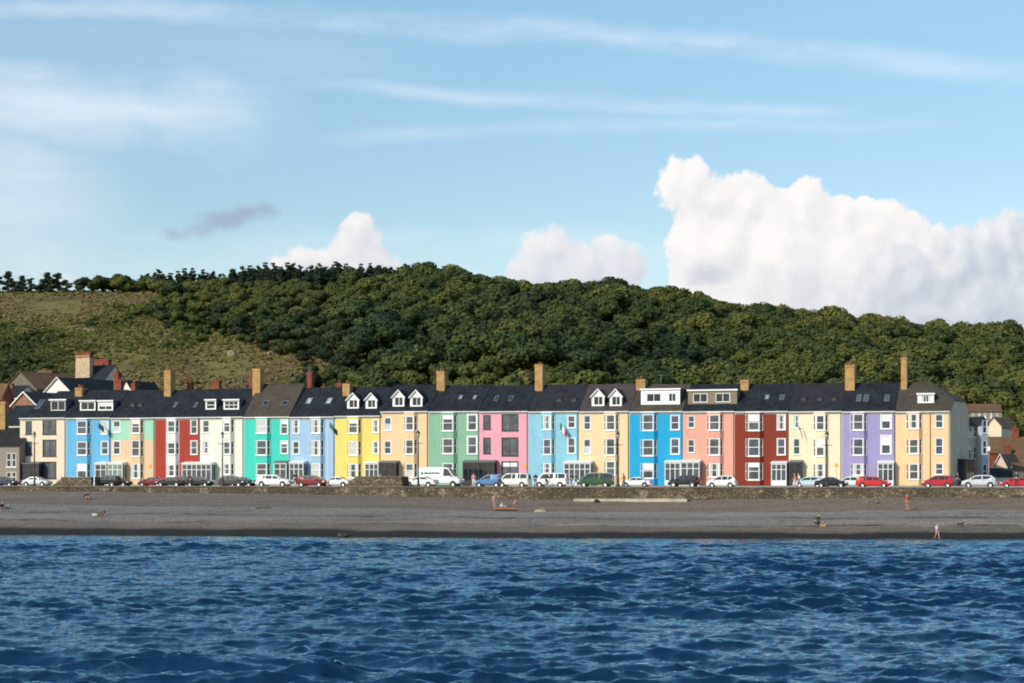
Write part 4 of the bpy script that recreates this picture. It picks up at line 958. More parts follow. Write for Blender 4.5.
def tree(kind, px, Y, h, label, hue, group, cat='tree', name=None, wide=1.0):
    X = (px-512)/F*Y; z = float(ground_z(X, Y)); base = {'broad': 7.6, 'conifer': 9.9, 'pine': 7.2}[kind]; sc = h/base
    o = empty(name or {'broad': 'broadleaf_tree', 'conifer': 'conifer_tree', 'pine': 'pine_tree'}[kind], (X, Y, z-.1), rs.uniform(0, 6.28), label, cat, group); o.scale = (sc*wide, sc*wide, sc)
    c = link('crown', PROTO[kind][rs.randint(len(PROTO[kind]))], o); c['hue'] = hue; link('trunk', TRUNK[kind], o); OCC.append((X, Y, 3.0)); return o
# skyline of the left-hand hill
for (px, h, lab) in ((8, 7.6, 'tallest wind shaped pine at the far left of the bare hilltop'), (21, 6.4, 'round topped hilltop pine second from the left edge'), (31, 5.4, 'thin hilltop pine third from the left edge'),
                     (46, 7.6, 'slim dark pine left of the bushy one on the bare hilltop'), (58, 7.2, 'broad bushy pine on the bare hilltop'), (103, 5.4, 'pointed small pine alone on the hilltop skyline')):
    tree('pine', px, YC-4, h, lab, 0.25, 'pines on the left hilltop', wide=1.25)
for (px, h, w, lab) in ((37, 3.0, 1.5, 'low dark bush between the hilltop pines at left'), (80, 3.2, 1.5, 'small squat tree on the skyline left of the pointed pine'), (93, 3.4, 1.4, 'low skyline tree touching the pointed pine'), (121, 6.6, 1.35, 'rounded green tree on the skyline right of the pointed pine'), (146, 5.6, 1.3, 'dark tree at the left foot of the skyline conifer wood')):
    tree('broad', px, YC-6, h, lab, 0.12, 'scattered trees on the left hilltop', wide=w)
for (px, h, w, lab) in ((-3, 6.5, 1.2, 'pine half cut by the left edge on the hilltop'), (14, 4.6, 1.5, 'squat bushy pine between the two tallest hilltop pines'), (52, 5.2, 1.5, 'low pine joining the two bushy pines on the hilltop'), (66, 5.0, 1.5, 'stunted pine right of the broad bushy pine'), (112, 4.0, 1.5, 'stunted pine just right of the pointed small pine'), (133, 4.8, 1.4, 'dark pine between the rounded green tree and the conifer wood')):
    tree('pine', px, YC-5, h, lab, 0.2, 'pines on the left hilltop', wide=w)
# lone trees standing out of the slope
for (px, Y, h, w, hue, lab) in ((175, 575, 6.5, 1.5, 0.02, 'very dark lone tree on the open slope below the conifers'), (352, 372, 8.5, 1.25, 0.42, 'big rounded olive tree just above the yellow house roof'), (22, 372, 8.5, 1.9, 0.52, 'bright green bushy tree behind the stone cottage'), (2, 366, 8, 1.7, 0.45, 'green bushy tree at the left edge behind the red brick cottage'), (45, 380, 6, 1.6, 0.30, 'darker bushy tree right of the stone cottage roof'),
                                (258, 395, 7, 1.3, 0.16, 'dark rounded tree behind the tall chimney of the turquoise house'), (300, 380, 6.5, 1.4, 0.28, 'dull green tree rising behind the powder blue house')):
    tree('broad', px, Y, h, lab, hue, 'lone trees on the slope', wide=w)
for i, px in enumerate(np.linspace(150, 476, 70)):
    tree('conifer', px + rs.uniform(-2, 2), YC - rs.uniform(0, 8), rs.uniform(6.2, 8.8), 'dark conifer in the dense row along the top of the hill', rs.uniform(.1, .6), 'skyline conifers on the hill', wide=1.4)
for i, px in enumerate(np.concatenate([np.linspace(478, 1030, 70), [1010, 985, 960, 935]])):
    tree('broad', px + rs.uniform(-3, 3), YC - rs.uniform(-4, 10) - (260 if i >= 70 else 0), rs.uniform(4.6, 7.6), 'rounded broadleaf tree on the wooded skyline right of the conifers' if i < 70 else 'broadleaf tree in the wood edge above the side street', rs.uniform(.05, .55), 'broadleaf skyline trees' if i < 70 else 'trees above the side street', wide=1.15)
# the wood and the scrub as uncountable growth
xs = []; 
gx, gy = np.meshgrid(np.arange(-250, 251, 4.3), np.arange(347, YC+40, 4.7)); gx = gx + rs.uniform(-2.2, 2.2, gx.shape) + (np.arange(gx.shape[0]) % 2)[:, None]*2.3; gy = gy + rs.uniform(-2.2, 2.2, gy.shape)
X = gx.ravel(); Y = gy.ravel(); keep = np.abs(X/Y) < 0.36; X = X[keep]; Y = Y[keep]; Zg = ground_z(X, Y); px, py = pix(X, Y, Zg)
bound = interp(py, [(270, 60), (293, 62), (296, 150), (302, 150), (315, 165), (330, 205), (345, 232), (360, 258), (375, 280), (400, 296)]) + 30*fbm2(X/18, Y/18, 40, 2)
wood = px > bound
conif = (py < interp(px, [(150, 292), (330, 292), (470, 290), (500, 250)])) & (px < 490) & wood
occ = np.zeros(len(X), bool)
for (ox, oy, r) in OCC: occ |= (X-ox)**2 + (Y-oy)**2 < r*r
strip_g = (Y < 366) & (px > 290) & (px < 480)
dec = wood & ~conif & ~occ & ~strip_g & (Y < YC + 25)
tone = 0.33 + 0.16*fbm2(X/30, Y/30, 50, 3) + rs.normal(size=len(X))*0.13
tone += np.where(px > 680, 0.16, 0) - 0.42*np.exp(-((px-690)/120)**2 - ((py-368)/30)**2) - 0.30*np.exp(-((px-450)/130)**2 - ((py-372)/24)**2) + 0.12*(py < 318) + np.where(px > 860, 0.10, 0)  # two hillside zones of shade painted into the leaf tone as darker foliage
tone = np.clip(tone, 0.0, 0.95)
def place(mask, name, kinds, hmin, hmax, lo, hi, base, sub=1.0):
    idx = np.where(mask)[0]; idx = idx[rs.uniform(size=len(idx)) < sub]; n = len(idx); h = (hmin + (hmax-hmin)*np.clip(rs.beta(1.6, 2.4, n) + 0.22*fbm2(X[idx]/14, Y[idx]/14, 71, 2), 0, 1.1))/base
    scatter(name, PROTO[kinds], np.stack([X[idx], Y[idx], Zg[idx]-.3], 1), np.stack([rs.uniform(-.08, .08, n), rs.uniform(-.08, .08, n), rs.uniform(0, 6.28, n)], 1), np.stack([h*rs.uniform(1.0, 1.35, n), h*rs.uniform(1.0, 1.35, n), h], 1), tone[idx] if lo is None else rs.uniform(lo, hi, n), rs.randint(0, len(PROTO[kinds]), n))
lone_c = (rs.uniform(size=len(X)) < 0.07) & dec & (px > 335)
place(lone_c, 'scattered_conifers', 'conifer', 6.0, 9.0, .1, .7, 9.9)
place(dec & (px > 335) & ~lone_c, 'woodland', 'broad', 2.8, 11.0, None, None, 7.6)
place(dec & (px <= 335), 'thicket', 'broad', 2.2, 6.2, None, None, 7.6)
place(conif & ~occ, 'conifer_wood', 'conifer', 6.5, 9.0, .1, .6, 9.9)
# scrub on the open slope
n = 52000; X = rs.uniform(-185, 10, n); Y = rs.uniform(346, YC+4, n); Zg = ground_z(X, Y); px, py = pix(X, Y, Zg)
bound = interp(py, [(270, 150), (285, 160), (300, 165), (315, 200), (330, 270), (345, 290), (360, 310), (375, 320), (400, 480)])
clump = fbm2(X/11, Y/20, 60, 4); base_ok = (px < bound + 25) & (px > -90)
m_ = base_ok & (clump + rs.normal(size=n)*0.45 > -0.62)
tone = np.clip(0.64 + 0.24*fbm2(X/20, Y/30, 61, 4) - 0.22*(clump > 0.35) + rs.normal(size=n)*0.17, 0.02, 1.0)
place(m_, 'scrub', 'scrub', 0.45, 1.25, None, None, 2.0)
big_ = base_ok & (clump > 0.30) & (rs.uniform(size=n) < 0.04); tone = tone*0.72
place(big_, 'gorse', 'scrub', 1.3, 2.6, None, None, 2.0)
def hill_at(px, py):
    Ys = np.linspace(347, YC+10, 1200); Xs = (px-512)/F*Ys; zz = ground_z(Xs, Ys); yy = YH - F*(zz - CAMH)/Ys; k = int(np.argmax(yy < py)); return Vector((Xs[k], Ys[k], zz[k]))
def hill_path(pts, w, name='hill_path'):
    P_ = [hill_at(*p) for p in pts]; m = MB(); Lp = []
    for a, b in zip(P_[:-1], P_[1:]):
        for k in range(8):
            q = a.lerp(b, k/8); Lp.append(q)
    Lp.append(P_[-1]); E = []
    for i, q in enumerate(Lp):
        d = (Lp[min(i+1, len(Lp)-1)] - Lp[max(i-1, 0)]); d.z = 0; d.normalize(); sd_ = Vector((-d.y, d.x, 0))*w*(.8+.4*((i*37) % 10)/10); E.append([(r.x, r.y, float(ground_z(r.x, r.y))+.35) for r in (q - sd_, q + sd_)])
    for i in range(len(E)-1): m.poly([E[i][0], E[i+1][0], E[i+1][1], E[i][1]])
    tag(m.build(name, plain('trodden_earth', (0.30, 0.225, 0.14), 0.95, var=.3, scale=.3)), kind='structure')
hill_path([(-20, 323), (8, 324), (25, 326), (45, 329)], 1.0); hill_path([(232, 337), (246, 338), (266, 342), (290, 345), (318, 349), (332, 352)], 1.1); hill_path([(70, 327), (82, 330), (95, 332)], 1.2)
RKP = plain('pale_hillside_rock', (0.27, 0.22, 0.16), 0.95, var=.35, scale=.8, bump=.5)
def outcrop(px, py, sx, sz, label, seed):
    p = hill_at(px, py); bm = bmesh.new(); bmesh.ops.create_icosphere(bm, subdivisions=4, radius=1)
    for v in bm.verts:
        k = 1 + .55*mnoise.noise(v.co*1.2 + Vector((seed*5, 0, 0))) + .25*mnoise.noise(v.co*3.3) + .1*mnoise.noise(v.co*7); v.co = Vector((v.co.x*sx*k, v.co.y*1.6*k, v.co.z*sz*k))
    me = bpy.data.meshes.new('rock_outcrop'); bm.to_mesh(me); bm.free(); me.materials.append(RKP); o = link('rock_outcrop', me); o.location = p; tag(o, label, 'rock')
outcrop(239, 341, 1.6, 1.5, 'pale rock outcrop at the upper end of the zigzag hill path', 1); outcrop(233, 354, 1.1, 1.0, 'smaller pale rock outcrop below the one at the path end', 2); outcrop(270, 355, 1.0, .8, 'low pale rock on the slope below the hill path', 3)
# ------------------------------------------------------------------ vehicles
TYRE = plain('tyre_rubber', (0.018, 0.018, 0.018), 0.85); RIM = plain('alloy_rim', (0.55, 0.55, 0.56), 0.35, 0.7); TRIM = plain('black_plastic', (0.022, 0.022, 0.024), 0.6)
CARGL = glass_mat('car_glass', (0.030, 0.036, 0.042), 0.05); HEADL = plain('headlamp_lens', (0.75, 0.76, 0.76), 0.12); TAILL = plain('tail_lamp_lens', (0.42, 0.02, 0.015), 0.2)
def car_paint(name, c, metal=0.0): return plain('car_paint_' + name, c, 0.35, metal, var=0.03, coat=0.08, spec=0.3)
KINDS = {   # stations: x, sill, belt, top ; side panes: (rear bottom, rear top, front top, front bottom, pillars)
 'hatchback': dict(L=4.1, W=1.75, st=[(-2.05,.38,.66,.66),(-2.0,.30,.90,.92),(-1.80,.24,.96,1.20),(-1.45,.2,.97,1.44),(-.7,.2,.95,1.50),(.2,.2,.93,1.48),(.55,.2,.93,1.40),(1.25,.2,.95,.98),(1.7,.22,.84,.87),(1.98,.28,.70,.72),(2.06,.38,.56,.56)], win=(-1.55,-1.3,.45,1.02,[-.35]), ws=(6,7), rw=(1,3), ax=(-1.28,1.27), r=.31),
 'estate': dict(L=4.7, W=1.8, st=[(-2.35,.38,.66,.66),(-2.3,.30,.90,.94),(-2.12,.24,.95,1.25),(-1.85,.2,.96,1.44),(-.7,.2,.94,1.50),(.3,.2,.93,1.48),(.65,.2,.93,1.40),(1.4,.2,.95,.97),(1.95,.22,.84,.87),(2.25,.28,.70,.72),(2.35,.38,.56,.56)], win=(-2.0,-1.75,.55,1.16,[-.95,.0]), ws=(6,7), rw=(1,3), ax=(-1.42,1.47), r=.32),
 'saloon': dict(L=4.5, W=1.78, st=[(-2.25,.38,.66,.66),(-2.2,.30,.88,.90),(-1.65,.22,.94,.97),(-1.45,.2,.95,1.02),(-.80,.2,.94,1.38),(-.2,.2,.93,1.43),(.4,.2,.92,1.38),(1.2,.2,.93,.95),(1.85,.22,.82,.85),(2.15,.28,.68,.70),(2.25,.38,.56,.56)], win=(-1.3,-.85,.35,.98,[-.12]), ws=(6,7), rw=(3,4), ax=(-1.35,1.38), r=.32),
 'mpv': dict(L=4.2, W=1.78, st=[(-2.1,.38,.66,.66),(-2.06,.30,.92,.96),(-1.9,.24,1.0,1.35),(-1.65,.2,1.02,1.56),(-.7,.2,1.0,1.63),(.2,.2,.98,1.60),(.5,.2,.98,1.52),(1.4,.2,1.0,1.03),(1.8,.22,.88,.91),(2.03,.28,.72,.74),(2.1,.38,.56,.56)], win=(-1.75,-1.55,.45,1.15,[-.95,-.1]), ws=(6,7), rw=(1,3), ax=(-1.30,1.30), r=.32),
 'suv': dict(L=4.4, W=1.85, st=[(-2.2,.45,.75,.75),(-2.16,.38,1.0,1.05),(-2.05,.32,1.06,1.40),(-1.85,.3,1.07,1.64),(-.7,.3,1.05,1.70),(.2,.3,1.04,1.68),(.5,.3,1.04,1.60),(1.2,.3,1.06,1.09),(1.9,.3,.98,1.01),(2.12,.36,.85,.87),(2.2,.45,.62,.62)], win=(-1.9,-1.75,.40,.95,[-.95,-.1]), ws=(6,7), rw=(1,3), ax=(-1.35,1.38), r=.36),
 'camper': dict(L=4.9, W=1.9, st=[(-2.45,.42,.75,.75),(-2.42,.34,1.12,1.16),(-2.36,.3,1.18,1.75),(-2.2,.28,1.2,1.95),(-.7,.28,1.18,2.0),(.8,.28,1.16,1.98),(1.15,.28,1.16,1.88),(1.85,.28,1.14,1.18),(2.2,.28,.98,1.01),(2.4,.34,.80,.82),(2.45,.42,.62,.62)], win=(-2.2,-2.15,1.05,1.6,[-1.15,.1]), ws=(6,7), rw=(1,2), ax=(-1.5,1.55), r=.34),
 'small_van': dict(L=4.2, W=1.8, st=[(-2.1,.42,.75,.75),(-2.08,.34,1.05,1.1),(-2.04,.3,1.12,1.70),(-1.9,.28,1.12,1.82),(-.7,.28,1.10,1.84),(.1,.28,1.08,1.80),(.45,.28,1.08,1.68),(1.15,.28,1.06,1.10),(1.8,.28,.93,.96),(2.05,.34,.74,.76),(2.1,.42,.58,.58)], win=(-.38,-.38,.36,.95,[]), ws=(6,7), rw=(1,2), ax=(-1.3,1.35), r=.32),
 'panel_van': dict(L=6.2, W=2.0, st=[(-3.1,.45,.8,.8),(-3.08,.4,1.3,1.35),(-3.05,.38,1.45,2.45),(-2.95,.36,1.45,2.62),(-.7,.36,1.42,2.66),(.95,.36,1.4,2.62),(1.35,.36,1.4,2.38),(2.15,.36,1.36,1.42),(2.7,.36,1.12,1.16),(3.0,.42,.85,.88),(3.1,.5,.62,.62)], win=(.62,.62,1.25,1.98,[]), ws=(6,7), rw=(1,2), ax=(-1.75,2.05), r=.36),
}
def vehicle(kind, px0, px1, off, face, paint, label, cat='car', two=None, rear_open=None, roofcol=None, scale=None, stripe=None):
    K = KINDS[kind]; pm = (px0+px1)/2; p = fac(pm, off, ROAD)
    sc = scale or max(0.90, min(1.12, ((px1-px0) - 0.29*K['W']*F/p.y)/(K['L']*0.954*F/p.y)))
    name = {'camper': 'camper_van', 'small_van': 'small_van', 'panel_van': 'delivery_van', 'suv': 'parked_car', 'mpv': 'parked_car', 'hatchback': 'parked_car', 'estate': 'estate_car', 'saloon': 'saloon_car'}[kind]
    root = empty(name, p, TH + (0 if face == 'right' else PI) + wr.uniform(-.02, .02), label, cat, 'vehicles parked along the promenade'); root.scale = (sc, sc, sc*0.99)
    st = K['st']; hw = K['W']/2; n = len(st)
    def wv(i):
        x = st[i][0]; e = min(1, (abs(abs(x) - K['L']/2))/0.55); return hw*(0.80 + 0.20*min(1, e**0.5))
    def sect(i):
        x, zb, bl, tp = st[i]; w = wv(i); gh = max(0, tp - bl); wr_ = w - 0.07 - gh*0.22
        return [(w*.9, zb), (w, zb+.16), (w, (zb+bl)/2), (w-.02, bl-.04), (w-.07, bl), (wr_, tp-.05 if gh > .1 else max(bl, tp-.02)), (wr_-.12, tp), (0, tp+.012)]
    secs = [sect(i) for i in range(n)]; body = MB(); wsm = MB(); rwm = MB(); m2 = 1 if two else 0
    ns = len(secs[0])
    for i in range(n-1):
        xa, xb = st[i][0], st[i+1][0]
        for sgn in (1, -1):
            for k in range(ns-1):
                a, b, c, d = secs[i][k], secs[i+1][k], secs[i+1][k+1], secs[i][k+1]
                q = [(xa, sgn*a[0], a[1]), (xb, sgn*b[0], b[1]), (xb, sgn*c[0], c[1]), (xa, sgn*d[0], d[1])]
                if sgn > 0: q = q[::-1]
                tgt, mi = body, (1 if two and k <= 3 else 0)
                if roofcol and k >= 5: mi = 2
                if k >= 5 and K['ws'][0] <= i < K['ws'][1]: tgt, mi = wsm, 0
                elif k >= 5 and K['rw'][0] <= i < K['rw'][1]: tgt, mi = rwm, 0
                tgt.poly(q, mi)
    for i, fl in ((0, 0), (n-1, 1)):
        q = [(st[i][0], a[0], a[1]) for a in secs[i]] + [(st[i][0], -a[0], a[1]) for a in secs[i][::-1][1:]]; body.poly(q if fl else q[::-1], 1 if two else 0)
    q = [(st[i][0], secs[i][0][0], st[i][1]) for i in range(n)] + [(st[i][0], -secs[i][0][0], st[i][1]) for i in range(n-1, -1, -1)]; body.poly(q, 3)
    for ax in K['ax']:                       # dark wheel arches
        for sg in (1, -1): body.tube((ax, sg*(hw-.25), K['r']+.01), (ax, sg*(hw+.008), K['r']+.01), K['r']*1.20, n=16, mi=3)
    body.build('body', [paint, two or paint, roofcol or paint, TRIM], root, smooth=False)
    wsm.build('windscreen', CARGL, root); rwm.build('rear_window', CARGL, root)
    def at(x, z):
        for i in range(n-1):
            if st[i][0] <= x <= st[i+1][0]:
                u = (x-st[i][0])/(st[i+1][0]-st[i][0]); A = [tuple(secs[i][k][j]*(1-u)+secs[i+1][k][j]*u for j in (0, 1)) for k in (4, 5)]
                v = min(1, max(0, (z-A[0][1])/max(1e-4, A[1][1]-A[0][1]))); return A[0][0]*(1-v)+A[1][0]*v + .008
        return hw
    def lv(x, top):
        for i in range(n-1):
            if st[i][0] <= x <= st[i+1][0]:
                u = (x-st[i][0])/(st[i+1][0]-st[i][0]); return (st[i][3]*(1-u)+st[i+1][3]*u - .10) if top else (st[i][2]*(1-u)+st[i+1][2]*u + .035)
    rb, rt, ft, fb, pil = K['win']; edges = [(rb, rt)] + [(x, x) for x in pil] + [(fb, ft)]
    for k in range(len(edges)-1):
        b0, t0 = edges[k]; b1, t1 = edges[k+1]; g = 0.045
        b0 += g if k else 0; t0 += g if k else 0; b1 -= g if k < len(edges)-2 else 0; t1 -= g if k < len(edges)-2 else 0
        for sg in (1, -1):
            pts = [(x, sg*at(x, z), z) for x, z in ((b0, lv(b0, 0)), (b1, lv(b1, 0)), (t1, lv(t1, 1)), (t0, lv(t0, 1)))]
            m = MB(); m.poly(pts if sg < 0 else pts[::-1]); m.build('side_window', CARGL, root)
    r = K['r']
    for ax in K['ax']:
        for sg in (1, -1):
            m = MB(); y = sg*(hw-.055); m.M = Matrix.Translation((ax, y, r)) @ Matrix.Rotation(PI/2, 4, 'X')
            m.lathe([(r*.62, -.10), (r*.9, -.11), (r, -.07), (r, .07), (r*.9, .11), (r*.62, .10)], 20); t_ = m.build('wheel', TYRE, root)
            m2_ = MB(); m2_.M = m.M; zf = -.09*sg if True else 0; m2_.lathe([(.001, -.10*sg), (r*.2, -.105*sg), (r*.55, -.085*sg), (r*.64, -.112*sg)], 16); m2_.build('rim', RIM, t_)
    fx, rx = K['L']/2, -K['L']/2; zf = st[-3][2]; zr = st[1][2]
    for sg in (1, -1):
        m = MB(); m.box(fx-.30, fx-.045, sg*hw*.80-.16, sg*hw*.80+.16, zf-.24, zf-.08); m.build('headlight', HEADL, root)
        m = MB(); m.box(rx+.03, rx+.16, sg*hw*.83-.11, sg*hw*.83+.13, zr-.22, zr+.02); m.build('tail_light', TAILL, root)
        m = MB(); xm = fb - .12; m.box(xm-.08, xm+.08, sg*(hw-.02), sg*(hw+.16), lv(xm, 0)-.02, lv(xm, 0)+.13) if sg > 0 else m.box(xm-.08, xm+.08, -(hw+.16), -(hw-.02), lv(xm, 0)-.02, lv(xm, 0)+.13); m.build('wing_mirror', paint if kind not in ('panel_van',) else TRIM, root)
    m = MB(); m.box(fx-.10, fx+.04, -hw*.80, hw*.80, .30, .48); m.build('bumper', TRIM if kind in ('panel_van', 'small_van', 'suv') else (two or paint), root)
    m = MB(); m.box(rx-.04, rx+.08, -hw*.80, hw*.80, .32, .50); m.build('bumper', TRIM if kind in ('panel_van', 'small_van', 'suv') else (two or paint), root)
    for sg in (1, -1):
        m = MB()
        for x in (pil[:1] or [fb-.9]): m.box(x-.30, x-.14, sg*hw-.012, sg*hw+.018, lv(x, 0)-.17, lv(x, 0)-.13)
        m.build('door_handle', TRIM, root)
    if stripe:
        for sg in (1, -1):
            m = MB(); y = sg*(hw - .07 - .02 + .03)
            for k in range(14):      # a band of lettering-like green marks over the van's flank
                x = -2.2 + k*0.17; h_ = .16 + .07*((k*7) % 3); m.box(x, x+.12, sg*(hw-.2), sg*(hw-.055), 1.72, 1.72+h_)
            m.box(-2.6, -2.35, sg*(hw-.2), sg*(hw-.056), 1.66, 2.0)
            m.build('side_lettering', stripe, root)
    return root
WH = car_paint('white', (0.80, 0.80, 0.78)); SI = car_paint('silver', (0.55, 0.56, 0.57), 0.3); BK = car_paint('black', (0.012, 0.012, 0.014)); DG = car_paint('dark_grey', (0.022, 0.022, 0.025)); DB = car_paint('dark_blue', (0.02, 0.03, 0.06))
MR = car_paint('maroon', (0.19, 0.014, 0.018)); RD = car_paint('red', (0.52, 0.020, 0.020)); RR_ = car_paint('raspberry', (0.42, 0.02, 0.035)); BL = car_paint('mid_blue', (0.085, 0.19, 0.38)); GN = car_paint('deep_green', (0.035, 0.085, 0.035)); PB = car_paint('pale_blue', (0.50, 0.62, 0.70)); BR = car_paint('bronze_grey', (0.045, 0.037, 0.034))
PW = car_paint('cream_white', (0.74, 0.75, 0.70))
vehicle('hatchback', -8, 19, 11.8, 'right', DB, 'dark blue car cut by the left edge, beside the silver saloon')
vehicle('saloon', 21, 53, 12.2, 'right', SI, 'silver saloon car in front of the cream house at the left end')
vehicle('estate', 58, 86, 6.9, 'left', WH, 'white estate car behind the left stone platform, before the bright blue house', cat='car')
vehicle('suv', 95, 119, 12.2, 'left', DG, 'dark grey off road car with a pale flank before the mint and peach house')
vehicle('saloon', 107, 129, 8.2, 'right', BK, 'black saloon car tucked behind the dark grey off road car', scale=.9)
vehicle('saloon', 141, 164, 8.4, 'left', MR, 'maroon saloon car in front of the brick red house')
vehicle('saloon', 159, 183, 12.2, 'left', BK, 'black saloon car overlapping the maroon saloon')
vehicle('hatchback', 177, 199, 8.4, 'right', DG, 'dark grey hatchback in front of the white porch of the brick red house', scale=.95)
vehicle('hatchback', 190, 210, 12.2, 'right', BK, 'black hatchback behind the leaning person, before the ivory house', scale=.9)
vehicle('mpv', 219, 247, 12.2, 'right', BR, 'bronze grey car parked right beside the second lamp post')
vehicle('saloon', 232, 254, 8.2, 'right', BK, 'black car half hidden behind the bronze grey car', scale=.9)
vehicle('estate', 255, 294, 12.2, 'right', WH, 'white estate car in front of the turquoise house')
vehicle('hatchback', 296, 329, 12.2, 'right', MR, 'dark red hatchback in front of the powder blue house')
vehicle('saloon', 326, 347, 8.0, 'left', WH, 'white car half hidden by the white flagpole and the stone platform', scale=.95)
vehicle('saloon', 403, 439, 12.4, 'left', WH, 'white saloon car in front of the large white delivery van')
vehicle('panel_van', 417, 465, 8.2, 'right', WH, 'large white delivery van with green lettering on its side', cat='van', stripe=plain('green_lettering', (0.10, 0.30, 0.18)))
vehicle('small_van', 476, 503, 12.2, 'left', BL, 'small mid blue van parked before the dark glazed porch', cat='van')
vehicle('camper', 498, 530, 12.0, 'left', PW, 'cream camper van with dark green lower body', cat='van', two=None)
vehicle('camper', 533, 570, 12.2, 'left', WH, 'white minibus in front of the light aqua house', cat='van')
vehicle('camper', 577, 615, 12.2, 'left', GN, 'deep green camper van with a pale roof', cat='van', roofcol=PW)
vehicle('saloon', 622, 651, 12.2, 'left', WH, 'white car just right of the fourth lamp post, before the cobalt blue house')
vehicle('suv', 668, 700, 12.2, 'left', BK, 'black car in front of the joined white porches')
vehicle('mpv', 707, 737, 12.2, 'left', WH, 'white car in front of the salmon pink house')
vehicle('hatchback', 799, 819, 9.0, 'left', PB, 'pale blue hatchback behind the people before the lemon cream house')
vehicle('saloon', 814, 849, 12.2, 'right', BK, 'black saloon car at the foot of the fifth lamp post')
vehicle('estate', 836, 866, 8.2, 'left', WH, 'white car behind the black saloon and the red car, before the lavender house')
vehicle('estate', 856, 891, 12.2, 'right', RD, 'bright red estate car in front of the lavender house')
vehicle('mpv', 921, 955, 12.2, 'left', RR_, 'raspberry red people carrier in front of the end apricot house')
vehicle('hatchback', 961, 998, 12.2, 'left', SI, 'silver hatchback beside the grey side wall')
vehicle('saloon', 1000, 1034, 12.2, 'left', RD, 'red car cut by the right edge')

# ------------------------------------------------------------------ street furniture
def lamp_post(px, top, label, off=17.5):
    p = fac(px, off, PROM); h = CAMH + (YH-top)*p.y/F - PROM; o = empty('lamp_post', p, TH, label, 'lamp post', 'Victorian lamp posts along the promenade')
    m = MB(); m.lathe([(.001, 0), (.22, 0), (.22, .25), (.15, .35), (.13, 1.0), (.16, 1.05), (.10, 1.15), (.075, h-1.7), (.10, h-1.65), (.06, h-1.55), (.05, h-.95), (.001, h-.95)], 12); m.build('post', DARKMET, o)
    m = MB(); m.tube((-.55, 0, h-1.75), (.55, 0, h-1.75), .035); [m.lathe([(.001, h-1.83), (.07, h-1.75), (.001, h-1.67)], 8, (x, 0)) for x in (-.58, .58)]; m.build('ladder_bar', DARKMET, o)
    m = MB(); m.lathe([(.06, h-.97), (.13, h-.95), (.24, h-.42), (.001, h-.42)], 6); m.build('lantern', glass_mat('lantern_glass', (0.35, 0.36, 0.36), 0.15), o)
    m = MB(); m.lathe([(.27, h-.42), (.27, h-.37), (.12, h-.16), (.05, h-.10), (.03, h), (.001, h)], 6); m.build('lantern_cap', DARKMET, o)
    m = MB(); m.tube((0, -.05, h*.50), (0, -.34, h*.50), .02)
    m.tube((0, -.34, h*.50-.02), (0, -.34, h*.50-.40), .012); m.build('hanging_bracket', DARKMET, o)
    return o
for px, tp, lab in ((34.5, 431, 'lamp post in front of the cream house, leftmost of its row'), (222.5, 431, 'lamp post before the ivory house, second from left'), (418.3, 430, 'lamp post between the peach house and the white delivery van'), (618, 431, 'lamp post before the apricot gabled house beside the deep green camper'), (827, 431, 'lamp post before the lemon cream house and black saloon')):
    lamp_post(px, tp, lab)
def pole(name, px, top, off, label, cat, m, r=.04, sign=None):
    p = fac(px, off, PROM); h = CAMH + (YH-top)*p.y/F - PROM; o = empty(name, p, TH, label, cat); mb = MB(); mb.lathe([(.001, 0), (r*1.6, 0), (r*1.3, .3), (r, .5), (r*.7, h), (.001, h+.02)], 10); mb.build('pole', m, o)
    return o, h
WPOLE = plain('white_pole_paint', (0.78, 0.78, 0.76), 0.5)
def cloth(name, parent, m, pts_cols, M=None):
    b = MB(); b.M = M
    for (pts, mi) in pts_cols: b.slab(pts, .012, mi)
    return b.build(name, m, parent)
def flag(parent, org, L, Hh, ang, mats, droop=.35, name='flag_cloth'):
    """waving cloth hung from a sloping staff, colour bands along its length"""
    b = MB(); nx, ny = 12, 5; c, s = math.cos(ang), math.sin(ang)
    def P(i, j):
        u = i/nx; v = j/ny; x = u*L; y = .10*math.sin(u*7 + v)*u; z = -v*Hh - droop*u*u*L
        return (org[0] + x*c, org[1] + y - .02, org[2] + z + x*s)
    for i in range(nx):
        for j in range(ny): b.poly([P(i, j+1), P(i+1, j+1), P(i+1, j), P(i, j)], min(len(mats)-1, int(i/nx*len(mats))))
    return b.build(name, mats, parent, smooth=True)
GRN = plain('green_cloth', (0.02, 0.16, 0.075), 0.9); WCL = plain('white_cloth', (0.75, 0.74, 0.72), 0.9); RCL = plain('red_cloth', (0.50, 0.035, 0.035), 0.9); BKC = plain('black_cloth', (0.02, 0.022, 0.025), 0.9); BLC = plain('navy_cloth', (0.02, 0.05, 0.12), 0.9)
o, h = pole('flagpole', 327.3, 419, 17.8, 'thin white flagpole on the promenade with a dark green and black flag', 'flagpole', WPOLE)
flag(o, (.35, 0, h-.4), 1.5, .75, -.75, [GRN, GRN, BKC, BKC], .1)
def wall_flag(px0, py0, label, mats, L=1.3, Hh=.75, ang=-.85):
    p = fac(px0, .85, CAMH + (YH-py0)*fac(px0, .85).y/F); o = empty('wall_flag', p, TH, label, 'flag'); m = MB(); m.tube((-.05, .80, -.5), (0, -.05, .15), .03); m.build('staff', WPOLE, o); flag(o, (0, 0, .1), L, Hh, ang, mats, .12)
wall_flag(98.5, 423.5, 'dark navy and white flag on the bright sky blue house', [BLC, BLC, BKC, WCL, WCL], 1.7, .8, -.55)
wall_flag(560, 423, 'green white and red flag on the light aqua house', [GRN, WCL, RCL], 1.55, .85, -.9)
wall_flag(798.5, 425, 'dark furled flag hanging on the lemon cream house', [BKC, BLC, RCL], 1.5, .35, -1.2)
